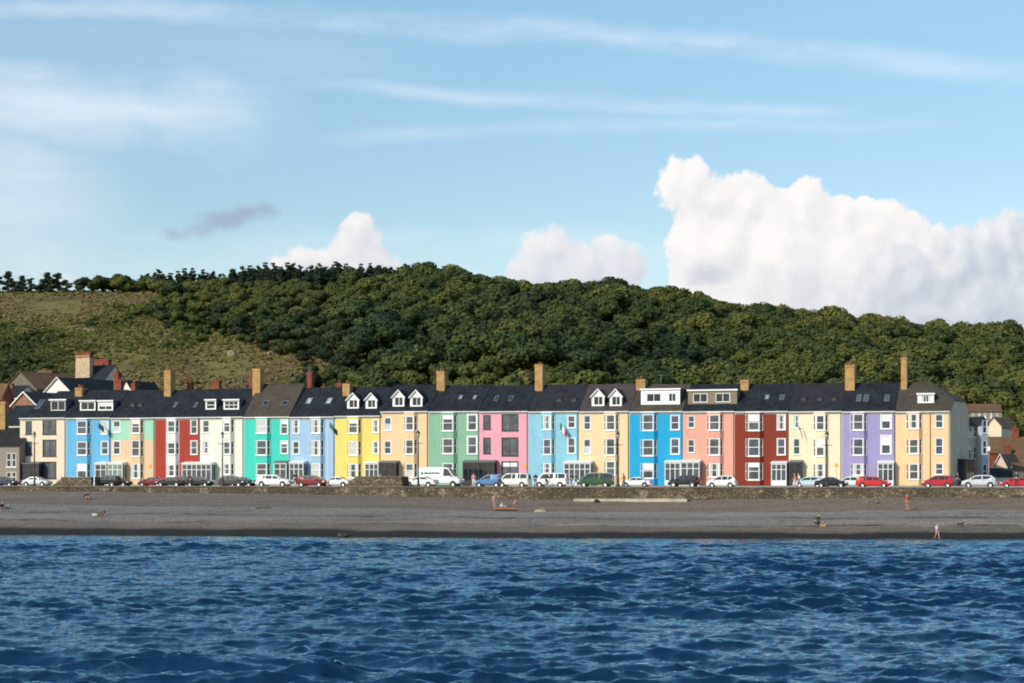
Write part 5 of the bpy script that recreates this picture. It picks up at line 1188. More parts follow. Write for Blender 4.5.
SIGNY = plain('amber_sign', (0.72, 0.36, 0.03), 0.5)
for px, py, lab in ((150, 466, 'small amber lozenge sign on the peach ground floor wall'), (525, 466, 'small amber lozenge sign on the pink house wall')):
    z = CAMH + (YH-py)*fac(px, .03).y/F; p = fac(px, .03, z); o = empty('wall_sign', p, TH, lab, 'sign'); m = MB(); m.M = Matrix.Rotation(PI/4, 4, 'Y'); m.box(-.24, .24, -.03, .02, -.24, .24); m.build('plate', SIGNY, o)
o, h = pole('road_sign', 836.5, 463.5, 4.6, 'thin pole with a small amber lozenge sign beside the lemon cream house', 'sign', GREYMET, .03); m = MB(); m.M = Matrix.Translation((0, -.05, h-.25)) @ Matrix.Rotation(PI/4, 4, 'Y'); m.box(-.22, .22, -.02, .02, -.22, .22); m.build('plate', SIGNY, o)
pole('marker_post', 94.3, 476.5, 18.6, 'short white post on the promenade left of the dark grey off road car', 'post', WPOLE, .09)
o, h = pole('lamp_column', 988.8, 437, 9, 'tall grey lamp column with a white box beside the side street', 'lamp post', GREYMET, .07); m = MB(); m.box(-.17, .17, -.22, .08, h*.72, h*.72+.55); m.build('control_box', WPOLE, o); m = MB(); m.tube((0, 0, h-.05), (0, -.9, h+.15), .04); m.box(-.1, .1, -1.3, -.8, h+.1, h+.2); m.build('lamp_head', GREYMET, o)
def platform(px0, px1, top, label):
    s0, s1 = s_at(px0, 18.6), s_at(px1, 18.6); p = P0 + U*s0 + FRONT*18.6; p.z = PROM; w = s1 - s0; h = CAMH + (YH-top)*p.y/F - PROM; o = empty('stone_platform', p, TH, label, 'wall'); m = MB()
    m.hexa([(0, 0, -.1), (w, 0, -.1), (w, 2.6, -.1), (0, 2.6, -.1)], [(1.7, .05, h), (w-.25, .05, h), (w-.25, 2.6, h), (1.7, 2.6, h)]); m.build('rubble_wall', SEAW, o)
    m = MB(); m.box(1.5, w-.15, -.05, 2.65, h+.002, h+.13); m.build('coping', plain('coping_stone', (0.15, 0.125, 0.10)), o)
platform(51, 92, 478, 'brown stone platform with a sloping left end, at the left of the promenade wall'); platform(343, 403, 477.3, 'brown stone platform on the promenade in front of the yellow house')

# ------------------------------------------------------------------ people
SKIN = plain('skin', (0.46, 0.27, 0.18), 0.6, var=0.05); HAIRB = plain('brown_hair', (0.035, 0.02, 0.012), 0.8); HAIRF = plain('fair_hair', (0.28, 0.19, 0.09), 0.8)
POSES = {   # joints in metres, facing -y
 'stand': dict(pel=(0,0,.92), sp=(0,0,1.12), ch=(0,0,1.32), nk=(0,-.01,1.48), hb=(0,-.02,1.56), sl=(.18,0,1.40), el=(.25,.03,1.13), wl=(.26,-.06,.90), sr=(-.18,0,1.40), er=(-.25,.03,1.13), wr=(-.25,-.08,.91), hl=(.09,0,.88), kl=(.11,-.02,.48), al=(.12,.02,.09), hr=(-.09,0,.88), kr=(-.10,-.02,.48), ar=(-.12,.03,.09)),
 'walk': dict(pel=(0,0,.90), sp=(0,-.01,1.10), ch=(0,-.03,1.30), nk=(0,-.05,1.46), hb=(0,-.07,1.54), sl=(.18,-.02,1.38), el=(.23,.14,1.13), wl=(.23,.12,.90), sr=(-.18,-.04,1.38), er=(-.23,-.10,1.13), wr=(-.22,-.28,.95), hl=(.09,0,.86), kl=(.10,-.18,.50), al=(.10,-.22,.09), hr=(-.09,0,.86), kr=(-.10,.05,.47), ar=(-.10,.30,.14)),
 'sit': dict(pel=(0,.05,.14), sp=(0,.10,.33), ch=(0,.08,.53), nk=(0,.05,.69), hb=(0,.03,.77), sl=(.18,.08,.61), el=(.24,-.08,.42), wl=(.14,-.30,.42), sr=(-.18,.08,.61), er=(-.26,.22,.36), wr=(-.24,.36,.10), hl=(.10,0,.13), kl=(.13,-.38,.42), al=(.13,-.62,.08), hr=(-.10,0,.13), kr=(-.14,-.40,.36), ar=(-.14,-.70,.08)),
 'lie': dict(pel=(0,0,.12), sp=(0,.20,.12), ch=(0,.40,.14), nk=(0,.55,.17), hb=(0,.63,.20), sl=(.18,.46,.13), el=(.36,.34,.08), wl=(.30,.12,.07), sr=(-.18,.46,.13), er=(-.36,.36,.08), wr=(-.32,.12,.07), hl=(.09,-.04,.12), kl=(.12,-.44,.20), al=(.12,-.84,.08), hr=(-.09,-.04,.12), kr=(-.12,-.44,.14), ar=(-.12,-.86,.07)),
 'crouch': dict(pel=(0,.18,.36), sp=(0,.14,.54), ch=(0,.02,.72), nk=(0,-.10,.85), hb=(0,-.16,.91), sl=(.18,-.02,.78), el=(.22,-.22,.58), wl=(.12,-.42,.44), sr=(-.18,-.02,.78), er=(-.22,-.24,.58), wr=(-.12,-.44,.42), hl=(.10,.14,.36), kl=(.17,-.26,.46), al=(.14,.04,.09), hr=(-.10,.14,.36), kr=(-.17,-.28,.44), ar=(-.14,.02,.09)),
 'lean': dict(pel=(0,.10,.90), sp=(0,.02,1.08), ch=(0,-.12,1.24), nk=(0,-.24,1.35), hb=(0,-.31,1.40), sl=(.18,-.14,1.30), el=(.22,-.32,1.12), wl=(.18,-.50,1.02), sr=(-.18,-.14,1.30), er=(-.22,-.34,1.12), wr=(-.18,-.52,1.02), hl=(.09,.10,.86), kl=(.10,-.02,.47), al=(.11,-.02,.09), hr=(-.09,.10,.86), kr=(-.10,.12,.48), ar=(-.11,.28,.10)),
 'cycle': dict(pel=(0,.22,.96), sp=(0,.14,1.13), ch=(0,-.02,1.29), nk=(0,-.12,1.42), hb=(0,-.16,1.50), sl=(.18,-.04,1.34), el=(.25,-.22,1.16), wl=(.24,-.46,1.02), sr=(-.18,-.04,1.34), er=(-.25,-.22,1.16), wr=(-.24,-.46,1.02), hl=(.09,.18,.92), kl=(.10,-.16,.68), al=(.10,.0,.32), hr=(-.09,.18,.92), kr=(-.10,-.06,.52), ar=(-.10,.08,.14)),
}
def person(pose, loc, rz, label, top, legs, hair=None, size=1.0, bare=None, group=None, cat='person'):
    J = {k: Vector(v) for k, v in POSES[pose].items()}; hair = hair or HAIRB
    hdir = (J['hb'] - J['nk']).normalized(); fwd = Vector((0, -1, 0)) if pose != 'lie' else Vector((0, -.3, 1)).normalized()
    V = []; E = []; Rr = []; G = []
    def v(p, r, par=None, g='skin'):
        V.append(tuple(p)); Rr.append(r); G.append(g)
        if par is not None: E.append((par, len(V)-1))
        return len(V)-1
    pel = v(J['pel'], .135, None, 'legs'); sp = v(J['sp'], .125, pel, 'top'); ch_ = v(J['ch'], .15, sp, 'top'); nk = v(J['nk'], .058, ch_); hb = v(J['hb'], .072, nk); hm = v(J['hb'] + hdir*.085 + fwd*.012, .098, hb); ht = v(J['hb'] + hdir*.165, .062, hm)
    v(J['hb'] + hdir*.06 + fwd*.115, .013, hm)
    for s in 'lr':
        sh = v(J['s'+s], .062, ch_, 'top'); el = v(J['e'+s], .043, sh, 'top' if bare != 'arms' else 'skin'); w = v(J['w'+s], .030, el)
        d = (J['w'+s] - J['e'+s]).normalized(); pa = v(J['w'+s] + d*.07, .034, w); sx = Vector((0, 1, 0)) if abs(d.y) < .8 else Vector((1, 0, 0)); sx = (sx - d*sx.dot(d)).normalized()
        nrm = d.cross(sx)
        for k, ln in enumerate((.070, .082, .076, .058)):
            b = J['w'+s] + d*.105 + sx*((k-1.5)*.021); a = v(b, .0095, pa); m_ = v(b + d*ln*.5 + nrm*.006, .0085, a); v(b + d*ln*.85 + nrm*.022, .0075, m_)
        a = v(J['w'+s] + d*.045 + sx*-.042, .011, pa); v(J['w'+s] + d*.09 + sx*-.062, .009, a)
    for s in 'lr':
        h = v(J['h'+s], .092, pel, 'legs'); k = v(J['k'+s], .060, h, 'legs' if bare != 'legs' else 'skin'); a = v(J['a'+s], .042, k, 'legs' if bare is None else 'skin'); dn = (J['a'+s] - J['k'+s]).normalized()
        f = fwd if pose not in ('sit', 'lie') else Vector((0, -.4, .9)).normalized(); v(J['a'+s] + f*.15 - Vector((0, 0, .045 if pose not in ('sit', 'lie') else -.02)), .033, a)
    me = bpy.data.meshes.new('figure'); me.from_pydata(V, E, []); ob = bpy.data.objects.new('figure', me); col.objects.link(ob)
    md = ob.modifiers.new('skin', 'SKIN'); md.use_smooth_shade = True
    for i, r in enumerate(Rr): me.skin_vertices[0].data[i].radius = (r, r)
    me.skin_vertices[0].data[0].use_root = True
    ob.modifiers.new('sub', 'SUBSURF').levels = 1
    dg = bpy.context.evaluated_depsgraph_get(); bm_ = bpy.data.meshes.new_from_object(ob.evaluated_get(dg)); bpy.data.objects.remove(ob)
    bm_.materials.clear(); bm_.materials.append(SKIN); bm_.name = 'person'
    o = bpy.data.objects.new('person', bm_); col.objects.link(o); o.location = loc; o.rotation_euler = (0, 0, rz); o.scale = (size,)*3; tag(o, label, cat, group)
    co = np.array([x.co[:] for x in bm_.vertices]); no = np.array([x.normal[:] for x in bm_.vertices]); A = np.array(V)
    d2 = ((co[:, None, :] - A[None])**2).sum(2) / (np.array(Rr)[None]**2 + .002); near = d2.argmin(1)
    head = {hm, ht}; hmc = J['hb'] + hdir*.085
    def shell(name, sel, m, th):
        idx = {}; vs = []; fs = []
        for p in bm_.polygons:
            if all(sel(i) for i in p.vertices):
                f = []
                for i in p.vertices:
                    if i not in idx: idx[i] = len(vs); vs.append(tuple(co[i] + no[i]*th))
                    f.append(idx[i])
                fs.append(f)
        if fs:
            q = bpy.data.meshes.new(name); q.from_pydata(vs, [], fs); q.materials.append(m); q.polygons.foreach_set('use_smooth', [True]*len(fs)); link(name, q, o)
    shell('shirt', lambda i: G[near[i]] == 'top', top, .014); shell('trousers' if bare is None else 'shorts', lambda i: G[near[i]] == 'legs', legs, .012)
    shell('hair', lambda i: near[i] in (hb, hm, ht) and (Vector(co[i]) - hmc).dot(hdir)*1.0 - (Vector(co[i]) - hmc).dot(fwd)*1.3 > .005, hair, .016)
    for sx in (.034, -.034):
        m = MB(); c = hmc + hdir*-.005 + fwd*.092 + Vector((sx, 0, 0)); m.M = Matrix.Translation(c); m.lathe([(.001, -.011), (.011, 0), (.001, .011)], 8); m.build('eye', BKC, o)
    return o
def C(n, c): return plain(n, c, 0.9)
RT = C('red_top', (0.42, 0.05, 0.035)); WT = C('white_top', (0.72, 0.70, 0.67)); DT = C('dark_top', (0.022, 0.022, 0.03)); GT = C('dark_green_top', (0.02, 0.055, 0.03)); PT = C('pink_top', (0.55, 0.27, 0.30)); BT = C('blue_top', (0.08, 0.17, 0.32)); DJ = C('dark_jeans', (0.03, 0.04, 0.07)); KH = C('khaki_shorts', (0.30, 0.24, 0.16)); OT = C('orange_towel', (0.60, 0.20, 0.08)); CT = C('coral_top', (0.52, 0.15, 0.12))
def beach_at(px, py):
    """point on the shingle seen at this place of the survey"""
    lo, hi = 0.0, 1.0
    for _ in range(40):
        mid = (lo+hi)/2; X, Y, Zb = beach_pt(np.array([px]), mid); y = YH + F*(CAMH - Zb[0])/Y[0]; x = 512 + F*X[0]/Y[0]
        if y < py: lo = mid
        else: hi = mid
    return Vector((X[0] + (px - x)/F*Y[0], Y[0], Zb[0]))
def bp(px, py, dz=0.0): p = beach_at(px, py); p.z += dz; return p
person('sit', bp(87, 499.5), .3, 'person in a dark top and coral shorts sitting high on the shingle', DT, CT, bare='legs', size=1.15)
person('sit', bp(2.5, 510), 1.2, 'person in dark clothes sitting on the shingle at the left edge', DT, DJ, size=1.1)
person('sit', bp(8.5, 510), -.8, 'person in blue sitting right of the one at the left edge', BT, DJ)
person('lie', bp(98, 516.5, .05), 1.3, 'person in a white top lying on the shingle beside a dark one', WT, KH, bare='legs', size=1.1)
person('sit', bp(103, 516.5), -.6, 'person in black sitting beside the one lying in white', DT, DJ, size=1.05)
person('stand', bp(494.5, 508), .4, 'person in pink standing beside the orange towel on the beach', PT, PT, HAIRF)
person('sit', bp(502.5, 508.5), .9, 'child in a white top sitting on the orange towel', WT, KH, HAIRF, size=.85, bare='legs')
person('crouch', bp(516, 506.5), -1.2, 'child in pink crouching right of the orange towel', PT, CT, HAIRF, size=.85, bare='legs')
person('stand', bp(907.3, 510), .2, 'person in a rusty red top and bare legs standing on the beach at right', RT, KH, bare='legs', size=1.02)
person('crouch', bp(817, 526.5), .8, 'person in dark green crouching near the water line', GT, GT, size=1.25)
person('walk', bp(937, 540), .5, 'fair person in pale swimwear walking at the water line', WT, PT, HAIRF, bare='legs', size=.9)
tw = bp(505, 509.5, .06); m = MB(); m.M = Matrix.Translation(tw) @ Matrix.Rotation(.15, 4, 'Z'); m.slab([(-1.3, -.8, .05), (1.3, -.8, -.0), (1.3, .8, .06), (-1.3, .8, .10)], .03); tag(m.build('beach_towel', OT), 'orange towel spread on the shingle under the seated child', 'towel')
def driftwood(px, py, L, label, colr, r=.12, rz=.1):
    p = bp(px, py, r*.7); m = MB(); m.M = Matrix.Translation(p) @ Matrix.Rotation(rz, 4, 'Z'); m.tube((-L/2, 0, 0), (-L*.1, .05, .05), r*.8, r, 8); m.tube((-L*.1, .05, .05), (L/2, -.04, .02), r, r*.6, 8); m.tube((L*.1, 0, .04), (L*.2, -.2, .3), r*.5, r*.2, 6)
    tag(m.build('driftwood', colr), label, 'driftwood')
driftwood(540, 512.5, 1.2, 'pale stub of driftwood on the mid beach right of the orange towel', plain('bleached_wood', (0.50, 0.42, 0.30), 0.9), .17)
driftwood(264, 509.5, 2.0, 'dark driftwood log on the shingle below the turquoise house', plain('dark_wood', (0.05, 0.04, 0.035), 0.9), .13)
driftwood(80, 509.5, 2.6, 'grey driftwood log on the shingle at the left', plain('grey_wood', (0.09, 0.08, 0.075), 0.9), .10)
def rock(px, py, sx, sy, sz, label, colr, seed=1):
    p = bp(px, py, sz*.3); bm = bmesh.new(); bmesh.ops.create_icosphere(bm, subdivisions=3, radius=1)
    for v in bm.verts:
        k = 1 + .35*mnoise.noise(v.co*1.3 + Vector((seed*7, 0, 0))) + .15*mnoise.noise(v.co*3.5); v.co = Vector((v.co.x*sx*k, v.co.y*sy*k, v.co.z*sz*k))
    me = bpy.data.meshes.new('boulder'); bm.to_mesh(me); bm.free(); me.materials.append(colr); o = link('boulder', me); o.location = p; tag(o, label, 'boulder')
RK = plain('beach_boulder', (0.16, 0.135, 0.11), 0.9, var=.3, bump=.5); RKD = plain('wet_boulder', (0.03, 0.026, 0.022), 0.6, var=.3)
rock(870, 503.5, .8, .5, .35, 'long low brown boulder at the foot of the sea wall at right', RK, 1); rock(875, 503.2, .5, .4, .3, 'small brown boulder right of the long low one', RK, 2); rock(597, 502.5, .38, .35, .32, 'dark boulder against the pale ledge under the sea wall', RKD, 3)
rock(343, 537.5, .55, .4, .35, 'dark wet boulder at the water line below the yellow house', RKD, 4); rock(681, 500.5, .7, .5, .55, 'pale block at the foot of the sea wall below the salmon house', RK, 5)
# concrete ledge under the wall
s0, s1 = s_at(574, 21), s_at(690, 21); p = P0 + U*s0 + FRONT*22.3; zt = 3.38; o = empty('concrete_ledge', (p.x, p.y, zt), TH, 'pale concrete ledge running along the foot of the sea wall', 'ledge'); m = MB(); w = s1-s0; m.hexa([(0, 0, -1.2), (w, 0, -1.2), (w, 2.2, -1.2), (0, 2.2, -1.2)], [(.2, .35, -.02), (w-.2, .35, .06), (w-.2, 2.2, .10), (.2, 2.2, .06)]); m.build('slab', plain('pale_concrete', (0.40, 0.34, 0.26), 0.9, var=.3, scale=.5, bump=.4), o)
def dog(px, py, label):
    p = bp(px, py); o = empty('dog', p, .9, label, 'dog'); o.scale = (.75,)*3; V = [(0,.28,.46), (0,.0,.44), (0,-.26,.47), (0,-.42,.60), (0,-.56,.63), (0,-.70,.58), (0,.46,.58)]; E = [(0,1),(1,2),(2,3),(3,4),(4,5),(0,6)]; Rr = [.10,.10,.13,.075,.075,.04,.02]
    for x in (.09, -.09):
        b = len(V); V += [(x,-.28,.36), (x,-.26,.20), (x,-.28,.03)]; E += [(2,b),(b,b+1),(b+1,b+2)]; Rr += [.05,.032,.03]
        b = len(V); V += [(x,.30,.36), (x,.22,.24), (x,.34,.15), (x,.30,.03)]; E += [(0,b),(b,b+1),(b+1,b+2),(b+2,b+3)]; Rr += [.06,.045,.028,.03]
        b = len(V); V += [(x*.5,-.50,.72)]; E += [(4,b)]; Rr += [.02]
    me = bpy.data.meshes.new('d'); me.from_pydata(V, E, []); ob = bpy.data.objects.new('d', me); col.objects.link(ob); ob.modifiers.new('s', 'SKIN')
    for i, r in enumerate(Rr): me.skin_vertices[0].data[i].radius = (r, r)
    ob.modifiers.new('sub', 'SUBSURF').levels = 2; q = bpy.data.meshes.new_from_object(ob.evaluated_get(bpy.context.evaluated_depsgraph_get())); bpy.data.objects.remove(ob); q.name = 'body'; q.materials.clear(); q.materials.append(BKC if 'black' in label else plain('tan_fur', (0.40, 0.27, 0.15), .9)); q.polygons.foreach_set('use_smooth', [True]*len(q.polygons)); link('body', q, o)
dog(960, 527, 'black dog standing on the lower beach at right'); dog(823, 529, 'tan dog beside the person in dark green')
def prom(px, off=16.6): return fac(px, off, PROM)
person('stand', prom(295.3), TH, 'person in dark clothes standing between the white estate and dark red hatchback', DT, DJ, size=1.08)
person('lean', prom(191, 17.2), TH - 1.3, 'person in black leaning over a bicycle before the ivory house', DT, DT)
person('stand', prom(535.5), TH + .3, 'person in dark clothes standing left of the white minibus', DT, DJ)
person('stand', prom(571.5), TH - .4, 'person in a navy top between the minibus and the green camper', DT, BT)
person('walk', prom(575.5), TH + 1.2, 'person in blue walking close to the green camper', BT, BT)
person('walk', prom(624), TH - 1.2, 'person in a red top beside the white car before the cobalt house', RT, DJ)
person('walk', prom(795), TH - 1.5, 'person in a coral top walking before the lemon cream house', CT, WT)
person('walk', prom(799), TH - 1.4, 'person in a white top walking before the lemon cream house', WT, PT)
person('stand', prom(957.5), TH + .4, 'person in dark clothes at the left end of the silver hatchback', DT, DJ)
person('stand', prom(1016.5), TH - .2, 'large person in navy standing in front of the red car at the right edge', DT, DJ, size=1.08)
person('stand', prom(499.3), TH + .6, 'person in navy standing between the blue van and the cream camper', BT, DJ)
person('stand', prom(473.5), TH, 'person in pale pink standing left of the small blue van', PT, WT)
def bicycle(px, off, label, rz=0.0):
    o = empty('bicycle', fac(px, off, PROM), TH + rz, label, 'bicycle'); fm = plain('bicycle_frame', (0.05, 0.05, 0.06), .4)
    for x in (-.52, .52):
        m = MB(); n = 24
        for k in range(n):
            a, b = 2*PI*k/n, 2*PI*(k+1)/n; m.tube((x+.33*math.cos(a), 0, .34+.33*math.sin(a)), (x+.33*math.cos(b), 0, .34+.33*math.sin(b)), .018, n=6, caps=False)
        for k in range(10): a = PI*k/10*2; m.tube((x, 0, .34), (x+.32*math.cos(a), 0, .34+.32*math.sin(a)), .003, n=4)
        m.build('wheel', TYRE, o)
    m = MB(); bb, seat, head = (-.05, 0, .30), (-.20, 0, .85), (.38, 0, .88)
    for a, b in ((bb, seat), (bb, (.40, 0, .72)), (seat, head), ((-.52, 0, .34), bb), ((-.52, 0, .34), (-.18, 0, .78)), (head, (.52, 0, .34)), (head, (.36, 0, 1.0)), (seat, (-.22, 0, .95))): m.tube(a, b, .018)
    m.build('frame', fm, o); m = MB(); m.tube((.36, -.28, 1.0), (.36, .28, 1.0), .014); m.build('handlebar', fm, o); m = MB(); m.hexa([(-.36, -.07, .94), (-.08, -.02, .94), (-.08, .02, .94), (-.36, .07, .94)], [(-.36, -.08, .99), (-.08, -.02, .98), (-.08, .02, .98), (-.36, .08, .99)]); m.build('saddle', TRIM, o)
    return o
bicycle(379.5, 17.3, 'bicycle ridden by the person in a white top before the yellow house'); person('cycle', fac(379.5, 17.3, PROM) + U*.0, TH + PI/2, 'person in a white top riding a bicycle before the yellow house', WT, DJ)
bicycle(192.5, 17.2, 'dark bicycle held by the leaning person before the ivory house'); bicycle(547, 17.3, 'bicycle ridden past the white minibus'); person('cycle', fac(547, 17.3, PROM), TH + PI/2, 'person in dark clothes riding a bicycle past the white minibus', DT, DJ)

def aerial(px, py0, py1, off, label):
    z0 = CAMH + (YH-py1)*fac(px, off).y/F; z1 = CAMH + (YH-py0)*fac(px, off).y/F; o = empty('tv_aerial', fac(px, off, z0-.4), TH, label, 'aerial'); m = MB(); h = z1 - z0 + .4; m.tube((0, 0, 0), (0, 0, h), .03); m.build('mast', GREYMET, o); m = MB(); m.tube((-.5, 0, h-.1), (.5, 0, h-.1), .02)
    for k in range(5): m.tube((-.45+k*.22, -.3, h-.1), (-.45+k*.22, .3, h-.1), .012)
    m.build('array', GREYMET, o)
aerial(661, 374.5, 385, -5.2, 'television aerial on the roof ridge of the cobalt blue house'); aerial(309, 367, 372.5, -8.0, 'television aerial above the red chimney behind the powder blue house'); aerial(905, 353, 357, -3.6, 'television aerial on the tall chimney of the end apricot house'); aerial(441, 366, 370.5, -3.5, 'television aerial on the chimney of the sage green house')
# ------------------------------------------------------------------ camera, sun, sky with clouds
cam = bpy.data.cameras.new('camera'); co_ = bpy.data.objects.new('camera', cam); col.objects.link(co_); scene.camera = co_
cam.sensor_width = 36; cam.lens = F*36/1024; cam.shift_y = (YH - 341.5)/1024; cam.clip_end = 6000; cam.clip_start = 0.5
co_.location = (0, 0, CAMH); co_.rotation_euler = (R(90), 0, 0)
SUN_EL, SUN_AZ = R(30), R(46)                          # azimuth left of the direction behind the viewer
sd = Vector((-math.sin(SUN_AZ)*math.cos(SUN_EL), -math.cos(SUN_AZ)*math.cos(SUN_EL), math.sin(SUN_EL)))
sl_ = bpy.data.lights.new('sun', 'SUN'); so = bpy.data.objects.new('sun', sl_); col.objects.link(so)
sl_.energy = 3.6; sl_.angle = R(0.5); sl_.color = (1.0, 0.92, 0.80); so.rotation_euler = sd.to_track_quat('Z', 'Y').to_euler(); so.location = (-60, -60, 120)
world = bpy.data.worlds.new('World'); scene.world = world; world.use_nodes = True; world.cycles.sampling_method = 'MANUAL'; world.cycles.sample_map_resolution = 512
t = NT(world.node_tree); wo_ = t.n('ShaderNodeOutputWorld'); bg = t.n('ShaderNodeBackground'); t.nt.links.new(bg.outputs[0], wo_.inputs[0])
skyn = t.n('ShaderNodeTexSky', sky_type='NISHITA'); skyn.sun_disc = False; skyn.sun_elevation = SUN_EL
skyn.sun_rotation = math.atan2(sd.x, sd.y); skyn.air_density = 1.0; skyn.dust_density = 0.6; skyn.ozone_density = 2.0
STR = 0.15; bg.inputs['Strength'].default_value = STR
g = t.n('ShaderNodeTexCoord').outputs['Generated']; sp = t.n('ShaderNodeSeparateXYZ'); t.set(sp.inputs[0], g); dx, dy, dz = sp.outputs
AZ = t.math('ARCTAN2', dx, dy); EL = t.math('ARCSINE', dz)
# compass chart in the units of the survey: 19 units to the radian, so 1 unit is about three degrees
CX = t.math('MULTIPLY', AZ, 19.0); CY = t.math('MULTIPLY', EL, 19.0)
def ch(px, py):
    k = (px-512)/F; return 19*math.atan(k), 19*math.atan((YH-py)/F*math.cos(math.atan(k)))
cv = t.n('ShaderNodeCombineXYZ'); t.set(cv.inputs[0], CX); t.set(cv.inputs[1], CY); P = cv.outputs[0]
def noise2(vec, scale, detail, rough=0.55, out=0):
    nd = t.n('ShaderNodeTexNoise', noise_dimensions='2D'); t.set(nd.inputs['Vector'], vec); nd.inputs['Scale'].default_value = scale
    nd.inputs['Detail'].default_value = detail; nd.inputs['Roughness'].default_value = rough
    return nd.outputs[out]
class Field:
    """billow noises of the cloud chart, shared by every cloud"""
    def __init__(s, vec):
        w = t.vmath('SUBTRACT', noise2(vec, 1.3, 4, 0.6, 1), (0.5, 0.5, 0.5)); s.w = t.vmath('ADD', vec, t.vmath('SCALE', w, 0.34)); s.w2 = t.vmath('ADD', vec, t.vmath('SCALE', w, 0.25))
        s.n1 = t.math('SUBTRACT', noise2(s.w2, 2.9, 6, 0.60), 0.5); s.n2 = t.math('SUBTRACT', noise2(vec, 1.0, 2, 0.5), 0.5)
        vo = t.n('ShaderNodeTexVoronoi', voronoi_dimensions='2D'); t.set(vo.inputs['Vector'], s.w); vo.inputs['Scale'].default_value = 3.4
        v2 = t.n('ShaderNodeTexVoronoi', voronoi_dimensions='2D'); t.set(v2.inputs['Vector'], s.w2); v2.inputs['Scale'].default_value = 7.5
        s.b = t.math('SUBTRACT', 0.5, t.math('ADD', t.math('MULTIPLY', vo.outputs['Distance'], 0.75), t.math('MULTIPLY', v2.outputs['Distance'], 0.4)))
        s.k = t.math('ADD', s.n1, t.math('ADD', t.math('MULTIPLY', s.b, 0.45), t.math('MULTIPLY', s.n2, 0.8)))
SHIFT = (-0.11, 0.13, 0.0)
FA = Field(P); FB = Field(t.vmath('ADD', P, SHIFT))
def cumulus(fl, circles, puff):
    """signed depth inside a heap of round towers, roughened by billows"""
    d = None
    for (px, py, r) in circles:
        c = ch(px, py); v = t.math('SUBTRACT', r/100.0, t.vmath('DISTANCE', fl.w, (c[0], c[1], 0.0)))
        d = v if d is None else t.math('SMOOTH_MAX', d, v, 0.12)
    return t.math('ADD', d, t.math('MULTIPLY', fl.k, puff))
BIG = [(672, 182, 20), (666, 192, 12), (690, 187, 27), (716, 200, 28), (745, 208, 28), (772, 212, 26), (803, 208, 34), (835, 222, 30), (868, 228, 30), (900, 240, 30), (925, 250, 28), (720, 248, 50), (780, 262, 66), (850, 272, 60), (690, 290, 26), (740, 300, 60), (920, 300, 50)]
GREY = [(905, 285, 48), (950, 268, 38), (985, 262, 34), (1008, 240, 24), (1016, 270, 36), (1040, 290, 60), (975, 305, 55), (930, 310, 55), (870, 315, 40)]
C2 = [(357, 228, 17), (371, 243, 16), (347, 246, 20), (328, 256, 16), (303, 258, 15), (283, 264, 12), (378, 264, 14), (355, 268, 22)]
C3 = [(546, 244, 24), (566, 252, 24), (535, 268, 24), (590, 256, 18), (609, 251, 19), (622, 264, 18), (570, 275, 40), (610, 275, 28)]
C4 = [(58, 283, 14), (72, 290, 14)]
base = t.mix(1.0, skyn.outputs[0], (0.915, 0.935, 0.880), 'MULTIPLY')
base = t.mix(t.smooth(dz, 0.13, 0.27), base, t.mix(1.0, base, (1.05, 1.17, 1.17), 'MULTIPLY'))
up_ = t.smooth(dy, 0.0, 0.3)
sky_c = base
# thin high cloud: long soft streaks
STRK = noise2(t.vmath('MULTIPLY', FA.w2, (0.40, 2.6, 1)), 1.0, 6, 0.62); WOB = noise2(t.vmath('MULTIPLY', P, (0.8, 1.2, 1)), 1.0, 4)
def streak(pts, wid, amt, x0, x1, seed, soft=60):
    wid = wid*1.3; amt = amt*0.72
    nd = t.n('ShaderNodeFloatCurve'); cu = nd.mapping.curves[0]
    xs = [ch(p[0], p[1]) for p in pts]; lo, hi = -6.0, 6.0
    t.set(nd.inputs['Value'], t.math('DIVIDE', t.math('ADD', CX, 6.0), 12.0))
    while len(cu.points) < len(xs): cu.points.new(0.5, 0.5)
    for p, (a, b) in zip(cu.points, xs): p.location = ((a+6)/12, b/6.0)
    nd.mapping.use_clip = False; nd.mapping.update()
    yy = t.math('MULTIPLY', nd.outputs[0], 6.0)
    str_ = STRK; wob = t.math('MULTIPLY', t.math('SUBTRACT', WOB, 0.5), wid*0.012)
    d = t.math('ABSOLUTE', t.math('SUBTRACT', t.math('ADD', CY, wob), yy)); gss = t.math('SUBTRACT', 1.0, t.smooth(d, 0.0, wid/100.0))
    ex = t.math('MULTIPLY', t.smooth(CX, ch(x0, 200)[0], ch(x0+soft, 200)[0]), t.math('SUBTRACT', 1.0, t.smooth(CX, ch(x1-soft, 200)[0], ch(x1, 200)[0])))
    return t.math('MULTIPLY', t.math('MULTIPLY', gss, t.math('MULTIPLY', t.math('ADD', t.math('MULTIPLY', t.smooth(str_, 0.22, 0.72), 0.45 if wid > 50 else 0.9), 0.55 if wid > 50 else 0.1), amt)), ex)
cir = None
